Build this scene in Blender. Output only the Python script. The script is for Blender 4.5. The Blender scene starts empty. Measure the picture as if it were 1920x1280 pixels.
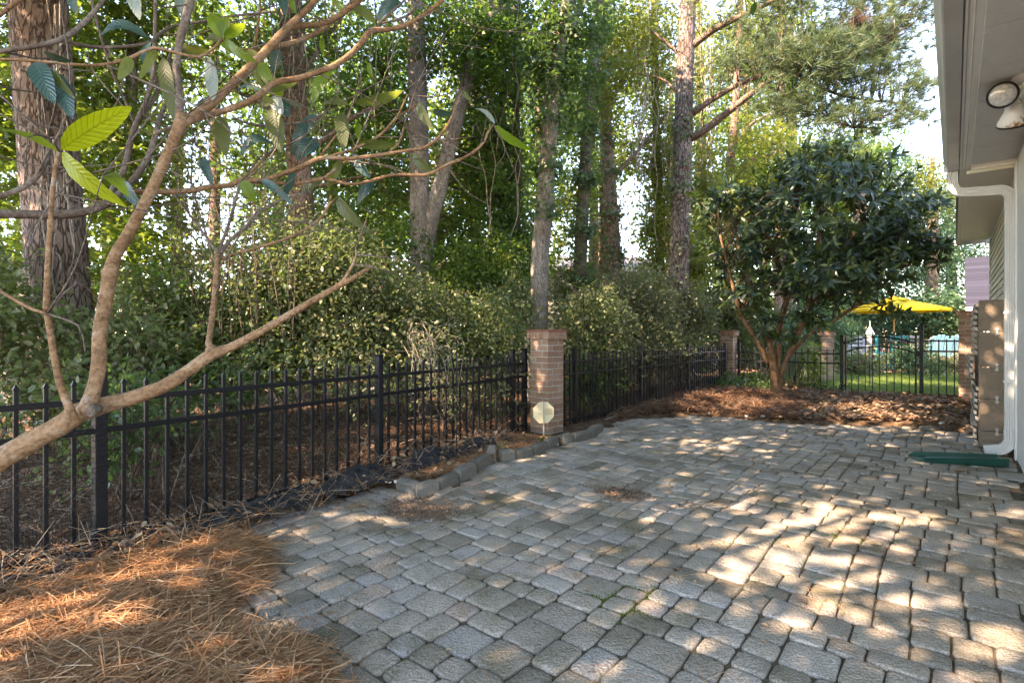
import bpy, math, random
import numpy as np
from mathutils import Vector, Matrix
random.seed(7)
RNG = np.random.default_rng(11)
S = bpy.context.scene
COL = S.collection
R = math.radians

# ---------------------------------------------------------------- camera, sky, sun, exposure
CAM_H, FPX, HOR = 1.2, 1000.0, 628.0
cd = bpy.data.cameras.new('camera')
cd.sensor_width = 36.0
cd.lens = 36.0 * FPX / 1920.0
cd.shift_y = (HOR - 640.0) / 1920.0
cd.clip_start, cd.clip_end = 0.05, 600.0
cam = bpy.data.objects.new('camera', cd)
cam.location = (0, 0, CAM_H)
cam.rotation_euler = (R(90), 0, 0)
COL.objects.link(cam)
S.camera = cam

SUN_DIR = Vector((-0.63, -0.40, 0.66)).normalized()      # towards the sun
world = bpy.data.worlds.new('World')
S.world = world
world.use_nodes = True
wn = world.node_tree.nodes
wl = world.node_tree.links
wn.clear()
sky = wn.new('ShaderNodeTexSky')
sky.sky_type = 'NISHITA'
sky.sun_disc = False
sky.sun_elevation = math.asin(SUN_DIR.z)
sky.sun_rotation = math.atan2(SUN_DIR.x, SUN_DIR.y)
sky.air_density = 1.0
sky.dust_density = 0.0
sky.ozone_density = 3.0
bg = wn.new('ShaderNodeBackground')
bg.inputs[1].default_value = 0.115
wo = wn.new('ShaderNodeOutputWorld')
wl.new(sky.outputs[0], bg.inputs[0])
wl.new(bg.outputs[0], wo.inputs[0])

sd = bpy.data.lights.new('sun', 'SUN')
sd.energy = 2.5
sd.angle = R(0.5)
sd.color = (1.0, 0.91, 0.78)
sun = bpy.data.objects.new('sun', sd)
sun.rotation_euler = (-SUN_DIR).to_track_quat('-Z', 'Y').to_euler()
sun.location = SUN_DIR * 50
COL.objects.link(sun)

S.view_settings.view_transform = 'Standard'
S.view_settings.look = 'None'
S.view_settings.exposure = 3.7
S.view_settings.use_white_balance = True
S.view_settings.white_balance_temperature = 8700
S.view_settings.white_balance_tint = 22
S.view_settings.gamma = 1.0
S.view_settings.use_curve_mapping = False
S.render.engine = 'CYCLES'
S.cycles.use_denoising = True
S.cycles.max_bounces = 8
S.cycles.diffuse_bounces = 5
S.cycles.glossy_bounces = 2
S.cycles.transmission_bounces = 5
S.cycles.sample_clamp_indirect = 6.0

# ---------------------------------------------------------------- helpers
def P(u, v, Y):
    return np.array([(u - 960.0) / FPX * Y, Y, CAM_H - (v - HOR) / FPX * Y])

def G(u, v, z=0.0):
    Y = (CAM_H - z) * FPX / (v - HOR)
    return np.array([(u - 960.0) / FPX * Y, Y])

D1 = np.array([0.638, 0.770])       # along the house wall, away from the camera
D2 = np.array([0.770, -0.638])      # towards the house
W0 = np.array([4.886, 5.17])
def H(t, o, z):
    p = W0 + D1 * t - D2 * o
    return np.array([p[0], p[1], z])

def link(name, mesh, parent=None, mat=None):
    o = bpy.data.objects.new(name, mesh)
    COL.objects.link(o)
    if mat is not None and mesh is not None and len(mesh.materials) == 0:
        mesh.materials.append(mat)
    if parent is not None:
        o.parent = parent
    return o

def tag(o, label=None, cat=None, group=None, kind=None):
    if label: o['label'] = label
    if cat: o['category'] = cat
    if group: o['group'] = group
    if kind: o['kind'] = kind
    return o

def thing(name, label, cat, loc=(0, 0, 0), rz=0.0, group=None):
    o = bpy.data.objects.new(name, None)
    o.empty_display_size = 0.1
    o.location = loc
    o.rotation_euler = (0, 0, rz)
    COL.objects.link(o)
    return tag(o, label, cat, group)

def np_mesh(name, verts, polys=None, sizes=None, smooth=False, uv=None):
    """verts (n,3); polys (m,k) index array, or flat list + sizes"""
    me = bpy.data.meshes.new(name)
    verts = np.asarray(verts, dtype=np.float32)
    if sizes is None:
        polys = np.asarray(polys, dtype=np.int32)
        sizes = np.full(len(polys), polys.shape[1], dtype=np.int32)
        flat = polys.ravel()
    else:
        flat = np.asarray(polys, dtype=np.int32)
        sizes = np.asarray(sizes, dtype=np.int32)
    me.vertices.add(len(verts))
    me.vertices.foreach_set('co', verts.ravel())
    me.loops.add(len(flat))
    me.loops.foreach_set('vertex_index', flat)
    me.polygons.add(len(sizes))
    starts = (np.cumsum(sizes) - sizes).astype(np.int32)
    me.polygons.foreach_set('loop_start', starts)
    me.polygons.foreach_set('loop_total', sizes)
    if smooth:
        me.polygons.foreach_set('use_smooth', np.ones(len(sizes), dtype=bool))
    me.update(calc_edges=True)
    if uv is not None:
        l = me.uv_layers.new(name='UVMap')
        l.data.foreach_set('uv', np.asarray(uv, dtype=np.float32)[flat].ravel())
    return me

class MB:
    """collects shapes, builds ONE mesh"""
    def __init__(s):
        s.v, s.f, s.n = [], [], 0
    def add(s, v, f):
        s.v.extend([tuple(map(float, p)) for p in v])
        s.f.extend([tuple(i + s.n for i in q) for q in f])
        s.n += len(v)
        return s
    def hexa(s, p):     # 8 points: bottom 4 ccw, top 4 ccw
        return s.add(p, [(3, 2, 1, 0), (4, 5, 6, 7), (0, 1, 5, 4), (1, 2, 6, 5), (2, 3, 7, 6), (3, 0, 4, 7)])
    def box(s, c, size, ax=(1, 0, 0), ay=(0, 1, 0), az=(0, 0, 1), bev=0.0):
        c = np.array(c, float)
        ax, ay, az = [np.array(a, float) for a in (ax, ay, az)]
        hx, hy, hz = [q / 2 for q in size]
        if bev <= 0:
            pts = [c + ax * sx * hx + ay * sy * hy + az * sz * hz
                   for sz in (-1, 1) for sx, sy in ((-1, -1), (1, -1), (1, 1), (-1, 1))]
            return s.hexa(pts)
        b = min(bev, hx * .9, hy * .9, hz * .9)
        ring = lambda ex, ey, z: [c + ax * x + ay * y + az * z for x, y in
            ((-ex, -ey + b), (-ex + b, -ey), (ex - b, -ey), (ex, -ey + b), (ex, ey - b), (ex - b, ey), (-ex + b, ey), (-ex, ey - b))]
        def ring2(ex, ey, z):
            return [c + ax * x + ay * y + az * z for x, y in
                ((-ex, -ey), (-ex, -ey), (ex, -ey), (ex, -ey), (ex, ey), (ex, ey), (-ex, ey), (-ex, ey))]
        v = ring2(hx - b, hy - b, -hz) + ring(hx, hy, -hz + b) + ring(hx, hy, hz - b) + ring2(hx - b, hy - b, hz)
        f = []
        for k in range(3):
            for i in range(8):
                j = (i + 1) % 8
                a, bb, cc, d = k * 8 + i, k * 8 + j, k * 8 + 8 + j, k * 8 + 8 + i
                f.append((a, bb, cc, d))
        f.append((6, 4, 2, 0)); f.append((24, 26, 28, 30))
        return s.add(v, f)
    def lathe(s, c, prof, n=16, az=(0, 0, 1)):
        az = Vector(az).normalized()
        ax = az.orthogonal().normalized(); ay = az.cross(ax)
        c = Vector(c)
        v, f = [], []
        for r, z in prof:
            for i in range(n):
                a = 2 * math.pi * i / n
                v.append(c + ax * (r * math.cos(a)) + ay * (r * math.sin(a)) + az * z)
        for k in range(len(prof) - 1):
            for i in range(n):
                j = (i + 1) % n
                f.append((k * n + i, k * n + j, (k + 1) * n + j, (k + 1) * n + i))
        f.append(tuple(reversed(range(n))))
        f.append(tuple(range((len(prof) - 1) * n, len(prof) * n)))
        return s.add(v, f)
    def tube(s, pts, rad, n=8):
        v, f = tube_geo(pts, rad, n)
        return s.add(v, f)
    def build(s, name, mat=None, parent=None, smooth=False):
        me = bpy.data.meshes.new(name)
        me.from_pydata(s.v, [], s.f)
        me.validate()
        if smooth:
            me.polygons.foreach_set('use_smooth', np.ones(len(me.polygons), dtype=bool))
        me.update()
        return link(name, me, parent, mat)

def resample(pts, rad, step):
    """Catmull-Rom through pts"""
    pts = np.asarray(pts, float); rad = np.asarray(rad, float)
    if len(pts) < 3:
        return pts, rad
    ex = np.vstack([2 * pts[0] - pts[1], pts, 2 * pts[-1] - pts[-2]])
    out, ro = [], []
    for i in range(len(pts) - 1):
        p0, p1, p2, p3 = ex[i:i + 4]
        n = max(1, int(np.linalg.norm(p2 - p1) / step))
        for k in range(n):
            t = k / n
            out.append(0.5 * ((2 * p1) + (-p0 + p2) * t + (2 * p0 - 5 * p1 + 4 * p2 - p3) * t * t + (-p0 + 3 * p1 - 3 * p2 + p3) * t ** 3))
            ro.append(rad[i] * (1 - t) + rad[i + 1] * t)
    out.append(pts[-1]); ro.append(rad[-1])
    return np.array(out), np.array(ro)

def tube_geo(pts, rad, n=8, wob=0.0, rng=None):
    pts = np.asarray(pts, float)
    m = len(pts)
    rad = np.full(m, rad, float) if np.isscalar(rad) else np.asarray(rad, float)
    tan = np.gradient(pts, axis=0)
    tan /= np.linalg.norm(tan, axis=1, keepdims=True) + 1e-9
    ref = np.array([0, 0, 1.0]) if abs(tan[0][2]) < .8 else np.array([1.0, 0, 0])
    s = np.cross(tan[0], ref); s /= np.linalg.norm(s)
    v = []
    ang = np.arange(n) * 2 * math.pi / n
    for i in range(m):
        s = s - tan[i] * np.dot(s, tan[i]); s /= np.linalg.norm(s) + 1e-9
        b = np.cross(tan[i], s)
        rr = np.full(n, rad[i])
        if wob and rng is not None:
            rr = rr * (1 + rng.normal(0, wob, n))
        v.append(pts[i] + np.outer(np.cos(ang) * rr, s) + np.outer(np.sin(ang) * rr, b))
    v = np.vstack(v)
    f = []
    for i in range(m - 1):
        for k in range(n):
            k2 = (k + 1) % n
            f.append((i * n + k, i * n + k2, (i + 1) * n + k2, (i + 1) * n + k))
    f.append(tuple(reversed(range(n)))); f.append(tuple(range((m - 1) * n, m * n)))
    return v, f

def unit(a):
    return a / (np.linalg.norm(a, axis=-1, keepdims=True) + 1e-9)

def rand_dirs(n, rng=RNG):
    return unit(rng.normal(size=(n, 3)))

def scatter(tv, tp, pos, axis, normal, scale, smooth=False, sizes=None, uv=None, name='scatter', widen=None):
    """copies of a small template (tv verts, tp polys (m,k) or flat+sizes), y along axis, z along normal: ONE mesh"""
    n = len(pos)
    axis = unit(axis)
    side = unit(np.cross(axis, normal))
    nor = np.cross(side, axis)
    sc = np.asarray(scale).reshape(-1, 1) * np.ones((n, 1))
    tv = np.asarray(tv, float)
    w = np.ones((n, 1)) if widen is None else np.asarray(widen).reshape(-1, 1)
    k = len(tv)
    V = (pos[:, None, :] + (tv[None, :, 0:1] * (sc * w)[:, None]) * side[:, None, :]
         + (tv[None, :, 1:2] * sc[:, None]) * axis[:, None, :]
         + (tv[None, :, 2:3] * sc[:, None]) * nor[:, None, :]).reshape(-1, 3)
    off = (np.arange(n) * k)
    if sizes is None:
        tp = np.asarray(tp)
        F = (tp[None] + off[:, None, None]).reshape(-1, tp.shape[1])
        return np_mesh(name, V, F, smooth=smooth, uv=None if uv is None else np.tile(uv, (n, 1)))
    tp = np.asarray(tp)
    F = (tp[None] + off[:, None]).ravel()
    return np_mesh(name, V, F, np.tile(sizes, n), smooth=smooth)

# leaf templates: unit length along +y
LEAF4 = (np.array([[0, 0, 0], [.27, .45, .05], [0, 1, -.04], [-.27, .45, .05]]), np.array([[0, 1, 2, 3]]))
OVAL6 = (np.array([[0, 0, 0], [.24, .28, .04], [.25, .65, .04], [0, 1, -.05], [-.25, .65, .04], [-.24, .28, .04]]), np.array([[0, 1, 2, 3], [0, 3, 4, 5]]))
_st = []
for a, r in ((-180, .12), (-140, .42), (-112, .26), (-72, .62), (-38, .30), (0, .72), (38, .30), (72, .62), (112, .26), (140, .42)):
    _st.append([r * math.sin(R(a)), .35 + r * math.cos(R(a)) * .95, -.10 * r])
STAR10 = (np.array(_st), np.array([[0, 1, 2, 3, 4, 5, 6, 7, 8, 9]]))
NEEDLE2 = (np.array([[-.022, 0, 0], [.022, 0, 0], [0, 1, .06]]), np.array([[0, 1, 2]]))
NEEDLE1 = (np.array([[-.012, 0, 0], [.012, 0, 0], [0, 1, .06]]), np.array([[0, 1, 2]]))
STRAW = (np.array([[-.0085, 0, 0], [.0085, 0, .0], [.0085, .5, .05], [-.0085, .5, .05], [.005, 1, 0], [-.005, 1, 0]]), np.array([[0, 1, 2, 3], [3, 2, 4, 5]]))
DRYLEAF = (np.array([[0, 0, 0], [.22, .22, .14], [.3, .55, .2], [.14, .85, .1], [0, 1, .22], [-.16, .82, .2], [-.28, .5, .26], [-.2, .2, .12], [0, .3, 0], [0, .65, .02]]),
           np.array([[0, 1, 8], [1, 2, 8], [2, 9, 8], [2, 3, 9], [3, 4, 9], [4, 5, 9], [5, 6, 9], [6, 8, 9], [6, 7, 8], [7, 0, 8]]))
CHIP = (np.array([[-.3, 0, 0], [.25, .1, .05], [.4, .6, .0], [.1, 1, .12], [-.35, .6, .03]]), np.array([[0, 1, 2, 3, 4]]))

# ---------------------------------------------------------------- materials
def new_mat(name):
    m = bpy.data.materials.new(name)
    m.use_nodes = True
    nt = m.node_tree
    nt.nodes.clear()
    out = nt.nodes.new('ShaderNodeOutputMaterial')
    return m, nt, out

def N(nt, t, **kw):
    n = nt.nodes.new('ShaderNode' + t)
    for k, v in kw.items():
        setattr(n, k, v)
    return n

def ramp(nt, fac, stops):
    r = N(nt, 'ValToRGB')
    e = r.color_ramp.elements
    while len(e) < len(stops):
        e.new(0.5)
    for i, (p, c) in enumerate(stops):
        e[i].position = p
        e[i].color = (*c, 1)
    nt.links.new(fac, r.inputs[0])
    return r.outputs[0]

def leaf_mat(name, cols, trans_col, trans=0.4, rough=0.45, spec=0.4, noise=0.0):
    m, nt, out = new_mat(name)
    g = N(nt, 'NewGeometry')
    k = len(cols)
    c = ramp(nt, g.outputs['Random Per Island'], [(i / max(1, k - 1), q) for i, q in enumerate(cols)])
    p = N(nt, 'BsdfPrincipled')
    p.inputs['Roughness'].default_value = rough
    p.inputs['Specular IOR Level'].default_value = spec
    nt.links.new(c, p.inputs['Base Color'])
    t = N(nt, 'BsdfTranslucent')
    mx = N(nt, 'MixRGB', blend_type='MIX')
    mx.inputs[0].default_value = 0.65
    nt.links.new(c, mx.inputs[1])
    mx.inputs[2].default_value = (*trans_col, 1)
    nt.links.new(mx.outputs[0], t.inputs[0])
    s = N(nt, 'MixShader')
    s.inputs[0].default_value = trans
    nt.links.new(p.outputs[0], s.inputs[1]); nt.links.new(t.outputs[0], s.inputs[2])
    nt.links.new(s.outputs[0], out.inputs[0])
    return m

def surf_mat(name, stops, scale=8.0, rough=0.8, bump=0.0, bump_scale=40.0, detail=4.0, spec=0.3, stretch=None, rnd=0.0, metal=0.0, coord='Object', speck=None, stain=None):
    """noise-ramped colour + bump; rnd mixes in a per-object / per-island random tone"""
    m, nt, out = new_mat(name)
    tc = N(nt, 'TexCoord')
    if coord == 'World':
        gp_ = N(nt, 'NewGeometry'); src0 = gp_.outputs['Position']
    else:
        src0 = tc.outputs[coord]
    src = src0
    if stretch:
        mp = N(nt, 'Mapping')
        mp.inputs['Scale'].default_value = stretch
        nt.links.new(src, mp.inputs[0]); src = mp.outputs[0]
    no = N(nt, 'TexNoise')
    no.inputs['Scale'].default_value = scale
    no.inputs['Detail'].default_value = detail
    no.inputs['Roughness'].default_value = 0.65
    nt.links.new(src, no.inputs[0])
    fac = no.outputs[0]
    if rnd > 0:
        oi = N(nt, 'ObjectInfo'); g = N(nt, 'NewGeometry')
        a = N(nt, 'Math', operation='ADD'); nt.links.new(oi.outputs['Random'], a.inputs[0]); nt.links.new(g.outputs['Random Per Island'], a.inputs[1])
        fr = N(nt, 'Math', operation='FRACT'); nt.links.new(a.outputs[0], fr.inputs[0])
        mx = N(nt, 'Mix'); mx.data_type = 'FLOAT'
        mx.inputs[0].default_value = rnd
        nt.links.new(fac, mx.inputs[2]); nt.links.new(fr.outputs[0], mx.inputs[3])
        fac = mx.outputs[0]
    else:
        mr = N(nt, 'MapRange')
        mr.inputs[1].default_value = 0.28; mr.inputs[2].default_value = 0.72
        nt.links.new(fac, mr.inputs[0]); fac = mr.outputs[0]
    c = ramp(nt, fac, stops)
    p = N(nt, 'BsdfPrincipled')
    if speck:
        sn = N(nt, 'TexNoise'); sn.inputs['Scale'].default_value = speck[0]; sn.inputs['Detail'].default_value = 2
        nt.links.new(src0, sn.inputs[0])
        f2 = ramp(nt, sn.outputs[0], [(0.35, (speck[1],) * 3), (0.5, (1, 1, 1)), (0.68, (speck[2],) * 3)])
        mm = N(nt, 'MixRGB', blend_type='MULTIPLY'); mm.inputs[0].default_value = 1.0
        nt.links.new(c, mm.inputs[1]); nt.links.new(f2, mm.inputs[2]); c = mm.outputs[0]
    if stain:
        s2 = N(nt, 'TexNoise'); s2.inputs['Scale'].default_value = stain[0]; s2.inputs['Detail'].default_value = 6; s2.inputs['Roughness'].default_value = .7
        nt.links.new(src0, s2.inputs[0])
        f3 = ramp(nt, s2.outputs[0], [(0.34, stain[1]), (0.52, (1, 1, 1)), (0.7, stain[2])])
        m3 = N(nt, 'MixRGB', blend_type='MULTIPLY'); m3.inputs[0].default_value = 1.0
        nt.links.new(c, m3.inputs[1]); nt.links.new(f3, m3.inputs[2]); c = m3.outputs[0]
    nt.links.new(c, p.inputs['Base Color'])
    p.inputs['Roughness'].default_value = rough
    p.inputs['Specular IOR Level'].default_value = spec
    p.inputs['Metallic'].default_value = metal
    if bump > 0:
        bn = N(nt, 'TexNoise'); bn.inputs['Scale'].default_value = bump_scale; bn.inputs['Detail'].default_value = 5
        nt.links.new(src, bn.inputs[0])
        b = N(nt, 'Bump'); b.inputs['Strength'].default_value = bump; b.inputs['Distance'].default_value = 0.02
        nt.links.new(bn.outputs[0], b.inputs['Height']); nt.links.new(b.outputs[0], p.inputs['Normal'])
    nt.links.new(p.outputs[0], out.inputs[0])
    return m

def plain(name, col, rough=0.5, spec=0.4, metal=0.0, var=0.12, scale=6.0):
    lo = tuple(c * (1 - var) for c in col); hi = tuple(min(1, c * (1 + var)) for c in col)
    return surf_mat(name, [(0, lo), (1, hi)], scale=scale, rough=rough, spec=spec, metal=metal)

def bark_mat(name, dark, mid, light, plate=9.0, depth=0.6):
    """plated bark: stretched voronoi cracks over noise"""
    m, nt, out = new_mat(name)
    tc = N(nt, 'TexCoord')
    mp = N(nt, 'Mapping'); mp.inputs['Scale'].default_value = (1, 1, .2)
    nt.links.new(tc.outputs['Object'], mp.inputs[0])
    n0 = N(nt, 'TexNoise'); n0.inputs['Scale'].default_value = plate * .8; n0.inputs['Detail'].default_value = 3
    nt.links.new(mp.outputs[0], n0.inputs[0])
    md = N(nt, 'MixRGB', blend_type='ADD'); md.inputs[0].default_value = 0.11
    nt.links.new(mp.outputs[0], md.inputs[1]); nt.links.new(n0.outputs[1], md.inputs[2])
    vo = N(nt, 'TexVoronoi', feature='DISTANCE_TO_EDGE'); vo.inputs['Scale'].default_value = plate
    nt.links.new(md.outputs[0], vo.inputs[0])
    fine = N(nt, 'TexNoise'); fine.inputs['Scale'].default_value = plate * 5; fine.inputs['Detail'].default_value = 5
    nt.links.new(mp.outputs[0], fine.inputs[0])
    big = N(nt, 'TexNoise'); big.inputs['Scale'].default_value = 2.2
    nt.links.new(tc.outputs['Object'], big.inputs[0])
    c1 = ramp(nt, fine.outputs[0], [(0.3, mid), (0.68, light)])
    c2 = ramp(nt, big.outputs[0], [(0.35, (.72, .66, .62)), (0.65, (1.1, 1.1, 1.15))])
    mu = N(nt, 'MixRGB', blend_type='MULTIPLY'); mu.inputs[0].default_value = 1
    nt.links.new(c1, mu.inputs[1]); nt.links.new(c2, mu.inputs[2])
    e = ramp(nt, vo.outputs[0], [(0.0, (0, 0, 0)), (0.12, (1, 1, 1))])
    mx = N(nt, 'MixRGB'); nt.links.new(e, mx.inputs[0]); mx.inputs[1].default_value = (*dark, 1); nt.links.new(mu.outputs[0], mx.inputs[2])
    hs = N(nt, 'Math', operation='MULTIPLY_ADD'); nt.links.new(fine.outputs[0], hs.inputs[0]); hs.inputs[1].default_value = .35; nt.links.new(e, hs.inputs[2])
    b = N(nt, 'Bump'); b.inputs['Strength'].default_value = depth; b.inputs['Distance'].default_value = 0.03
    nt.links.new(hs.outputs[0], b.inputs['Height'])
    p = N(nt, 'BsdfPrincipled'); p.inputs['Roughness'].default_value = .9; p.inputs['Specular IOR Level'].default_value = .15
    nt.links.new(mx.outputs[0], p.inputs['Base Color']); nt.links.new(b.outputs[0], p.inputs['Normal'])
    nt.links.new(p.outputs[0], out.inputs[0])
    return m

def veined_leaf_mat(name, col, vein, trans_col, trans, rough=.4):
    """large leaf: uv x across (-1..1), y along (0..1)"""
    m, nt, out = new_mat(name)
    uv = N(nt, 'UVMap')
    sp = N(nt, 'SeparateXYZ'); nt.links.new(uv.outputs[0], sp.inputs[0])
    ab = N(nt, 'Math', operation='ABSOLUTE'); nt.links.new(sp.outputs[0], ab.inputs[0])
    ma = N(nt, 'Math', operation='MULTIPLY_ADD'); nt.links.new(ab.outputs[0], ma.inputs[0]); ma.inputs[1].default_value = -.16; nt.links.new(sp.outputs[1], ma.inputs[2])
    fr = N(nt, 'Math', operation='MULTIPLY'); nt.links.new(ma.outputs[0], fr.inputs[0]); fr.inputs[1].default_value = 2 * math.pi * 12
    si = N(nt, 'Math', operation='COSINE'); nt.links.new(fr.outputs[0], si.inputs[0])
    side = ramp(nt, si.outputs[0], [(0.80, (0, 0, 0)), (0.97, (1, 1, 1))])
    mid = ramp(nt, ab.outputs[0], [(0.03, (1, 1, 1)), (0.09, (0, 0, 0))])
    mxv = N(nt, 'MixRGB', blend_type='LIGHTEN'); mxv.inputs[0].default_value = 1; nt.links.new(side, mxv.inputs[1]); nt.links.new(mid, mxv.inputs[2])
    no = N(nt, 'TexNoise'); no.inputs['Scale'].default_value = 5; nt.links.new(uv.outputs[0], no.inputs[0])
    bc = ramp(nt, no.outputs[0], [(0.3, tuple(c * .72 for c in col)), (0.7, tuple(c * 1.2 for c in col))])
    mf = N(nt, 'Math', operation='MULTIPLY'); mf.inputs[1].default_value = .5; nt.links.new(mxv.outputs[0], mf.inputs[0])
    cc = N(nt, 'MixRGB'); nt.links.new(mf.outputs[0], cc.inputs[0]); nt.links.new(bc, cc.inputs[1]); cc.inputs[2].default_value = (*vein, 1)
    p = N(nt, 'BsdfPrincipled'); p.inputs['Roughness'].default_value = rough; p.inputs['Specular IOR Level'].default_value = .5
    nt.links.new(cc.outputs[0], p.inputs['Base Color'])
    hgt = N(nt, 'Math', operation='MULTIPLY'); hgt.inputs[1].default_value = -1; nt.links.new(si.outputs[0], hgt.inputs[0])
    b = N(nt, 'Bump'); b.inputs['Strength'].default_value = .25; b.inputs['Distance'].default_value = .004
    nt.links.new(hgt.outputs[0], b.inputs['Height']); nt.links.new(b.outputs[0], p.inputs['Normal'])
    t = N(nt, 'BsdfTranslucent')
    tcx = N(nt, 'MixRGB', blend_type='MULTIPLY'); tcx.inputs[0].default_value = .8; tcx.inputs[1].default_value = (*trans_col, 1)
    inv = ramp(nt, mxv.outputs[0], [(0, (1, 1, 1)), (1, (.5, .5, .4))]); nt.links.new(inv, tcx.inputs[2]); nt.links.new(tcx.outputs[0], t.inputs[0])
    s = N(nt, 'MixShader'); s.inputs[0].default_value = trans
    nt.links.new(p.outputs[0], s.inputs[1]); nt.links.new(t.outputs[0], s.inputs[2]); nt.links.new(s.outputs[0], out.inputs[0])
    return m

M = {}
M['black'] = plain('black_metal', (.007, .0075, .009), .5, .25)
M['wire'] = plain('black_wire', (.012, .012, .015), .6, .2)
M['paver'] = surf_mat('tumbled_concrete', [(0.0, (.13, .115, .085)), (.13, (.205, .178, .142)), (.34, (.305, .266, .22)), (.58, (.36, .31, .255)), (.76, (.33, .305, .28)), (.88, (.40, .295, .23)), (1, (.43, .365, .295))],
                      scale=5, rough=.93, bump=.75, bump_scale=75, rnd=.72, spec=.15, speck=(190, .6, 1.25), coord='World', stain=(2.2, (.58, .57, .47), (1.1, 1.08, 1.04)))
M['joint'] = surf_mat('joint_sand', [(0, (.06, .05, .034)), (1, (.14, .115, .08))], scale=20, rough=1, bump=.5, bump_scale=150)
M['moss'] = plain('moss', (.085, .12, .02), .95, .1, var=.4, scale=60)
M['litter'] = surf_mat('leaf_litter_ground', [(0, (.035, .022, .014)), (.5, (.10, .06, .036)), (1, (.19, .12, .075))], scale=9, rough=1, bump=.8, bump_scale=50, spec=.1, speck=(70, .55, 1.5))
M['strawbed'] = surf_mat('straw_bed', [(0, (.03, .016, .008)), (.5, (.09, .045, .02)), (1, (.17, .09, .04))], scale=22, rough=1, bump=.8, bump_scale=90, spec=.1, stretch=(1, .35, 1))
M['straw'] = leaf_mat('pine_straw', [(.13, .055, .026), (.36, .175, .08), (.46, .25, .125), (.26, .115, .055), (.54, .37, .23), (.40, .20, .095), (.32, .145, .065)], (.4, .2, .09), .12, .6, .25)
M['shaded_straw'] = leaf_mat('shaded_straw', [(.07, .035, .02), (.16, .085, .05), (.23, .135, .085), (.12, .06, .036), (.30, .20, .14)], (.25, .13, .07), .1, .7, .2)  # darker copy of the straw: shade of the beds put into the colour
M['dead_leaf'] = leaf_mat('dry_leaf', [(.12, .065, .038), (.24, .15, .09), (.38, .28, .19), (.18, .09, .048)], (.4, .25, .12), .15, .7, .2)
M['mulch'] = leaf_mat('bark_mulch', [(.10, .055, .035), (.24, .15, .10), (.33, .23, .16), (.16, .09, .055)], (.2, .1, .06), .03, .9, .15)
M['pebble'] = surf_mat('white_pebble', [(0, (.38, .36, .33)), (1, (.62, .6, .57))], scale=5, rough=.7, rnd=.5)
M['fabric'] = surf_mat('black_fabric', [(0, (.008, .008, .009)), (1, (.03, .03, .033))], scale=14, rough=.7, bump=.5, bump_scale=70)
M['edging'] = surf_mat('edging_stone', [(0, (.075, .07, .055)), (.5, (.135, .128, .11)), (1, (.19, .175, .15))], scale=11, rough=.95, bump=.6, bump_scale=90, rnd=.3, speck=(200, .7, 1.2))
M['brick'] = surf_mat('clay_brick', [(0, (.15, .085, .058)), (.3, (.24, .14, .095)), (.6, (.30, .18, .125)), (.85, (.36, .245, .175)), (1, (.20, .165, .14))], scale=10, rough=.9, bump=.5, bump_scale=110, rnd=.5, speck=(140, .7, 1.2))
M['brick_red'] = surf_mat('red_brick', [(0, (.17, .06, .04)), (1, (.28, .115, .075))], scale=9, rough=.9, bump=.4, bump_scale=110, rnd=.5)
M['mortar'] = plain('mortar', (.33, .29, .25), .95, .1, var=.25, scale=30)
M['sign'] = surf_mat('faded_sign', [(0, (.50, .43, .27)), (1, (.62, .55, .38))], scale=7, rough=.6)
M['sign_print'] = plain('sign_print', (.40, .34, .21), .6, .3)
M['galv'] = plain('grey_stake', (.30, .29, .27), .5, .5, metal=.3)
M['white_paint'] = surf_mat('white_paint', [(0, (.53, .525, .505)), (1, (.62, .615, .595))], scale=3, rough=.55)
M['trim'] = surf_mat('painted_trim', [(0, (.62, .615, .60)), (1, (.70, .695, .68))], scale=4, rough=.5)
M['gutter'] = surf_mat('gutter_aluminium', [(0, (.38, .385, .385)), (1, (.48, .485, .485))], scale=3, rough=.38, spec=.5)
M['downspout'] = surf_mat('downspout_aluminium', [(0, (.47, .465, .45)), (1, (.56, .555, .54))], scale=3, rough=.4, spec=.5)
M['siding'] = surf_mat('vinyl_siding', [(0, (.56, .54, .45)), (1, (.66, .63, .54))], scale=3, rough=.55)
M['soffit'] = surf_mat('soffit_panel', [(0, (.58, .58, .58)), (1, (.66, .66, .66))], scale=30, rough=.7, bump=.35, bump_scale=200, stretch=(1, 1, 1))
M['roof'] = surf_mat('asphalt_shingle', [(0, (.09, .085, .10)), (1, (.17, .165, .185))], scale=25, rough=.95, rnd=.5)
M['roof_blue'] = surf_mat('blue_grey_shingle', [(0, (.014, .014, .022)), (1, (.034, .034, .052))], scale=25, rough=.95, rnd=.6)
M['stucco'] = surf_mat('beige_siding', [(0, (.50, .44, .34)), (1, (.60, .53, .42))], scale=2, rough=.8)
M['glass'] = plain('window_glass', (.06, .07, .075), .08, .8)
M['lens'] = plain('lamp_lens', (.38, .38, .39), .12, .8, var=.45, scale=45)
M['rust'] = surf_mat('rusty_paint', [(0, (.55, .54, .52)), (.62, (.58, .57, .55)), (.75, (.30, .13, .05)), (1, (.2, .08, .03))], scale=9, rough=.6)
M['wood'] = surf_mat('weathered_wood', [(0, (.12, .085, .06)), (.5, (.19, .145, .108)), (1, (.25, .20, .155))], scale=5, rough=.9, bump=.4, bump_scale=40, stretch=(1, 1, 6), rnd=.3)
M['slat'] = surf_mat('grey_slat', [(0, (.22, .20, .165)), (1, (.42, .39, .34))], scale=8, rough=.9, rnd=.5)
M['green_plastic'] = plain('green_plastic', (.006, .055, .042), .3, .5, var=.2)
M['bark_pine'] = bark_mat('pine_bark', (.05, .033, .027), (.165, .115, .092), (.26, .212, .187), 19, .8)
M['bark_grey'] = bark_mat('grey_bark', (.08, .066, .056), (.22, .185, .155), (.36, .33, .29), 30, .5)
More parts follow.
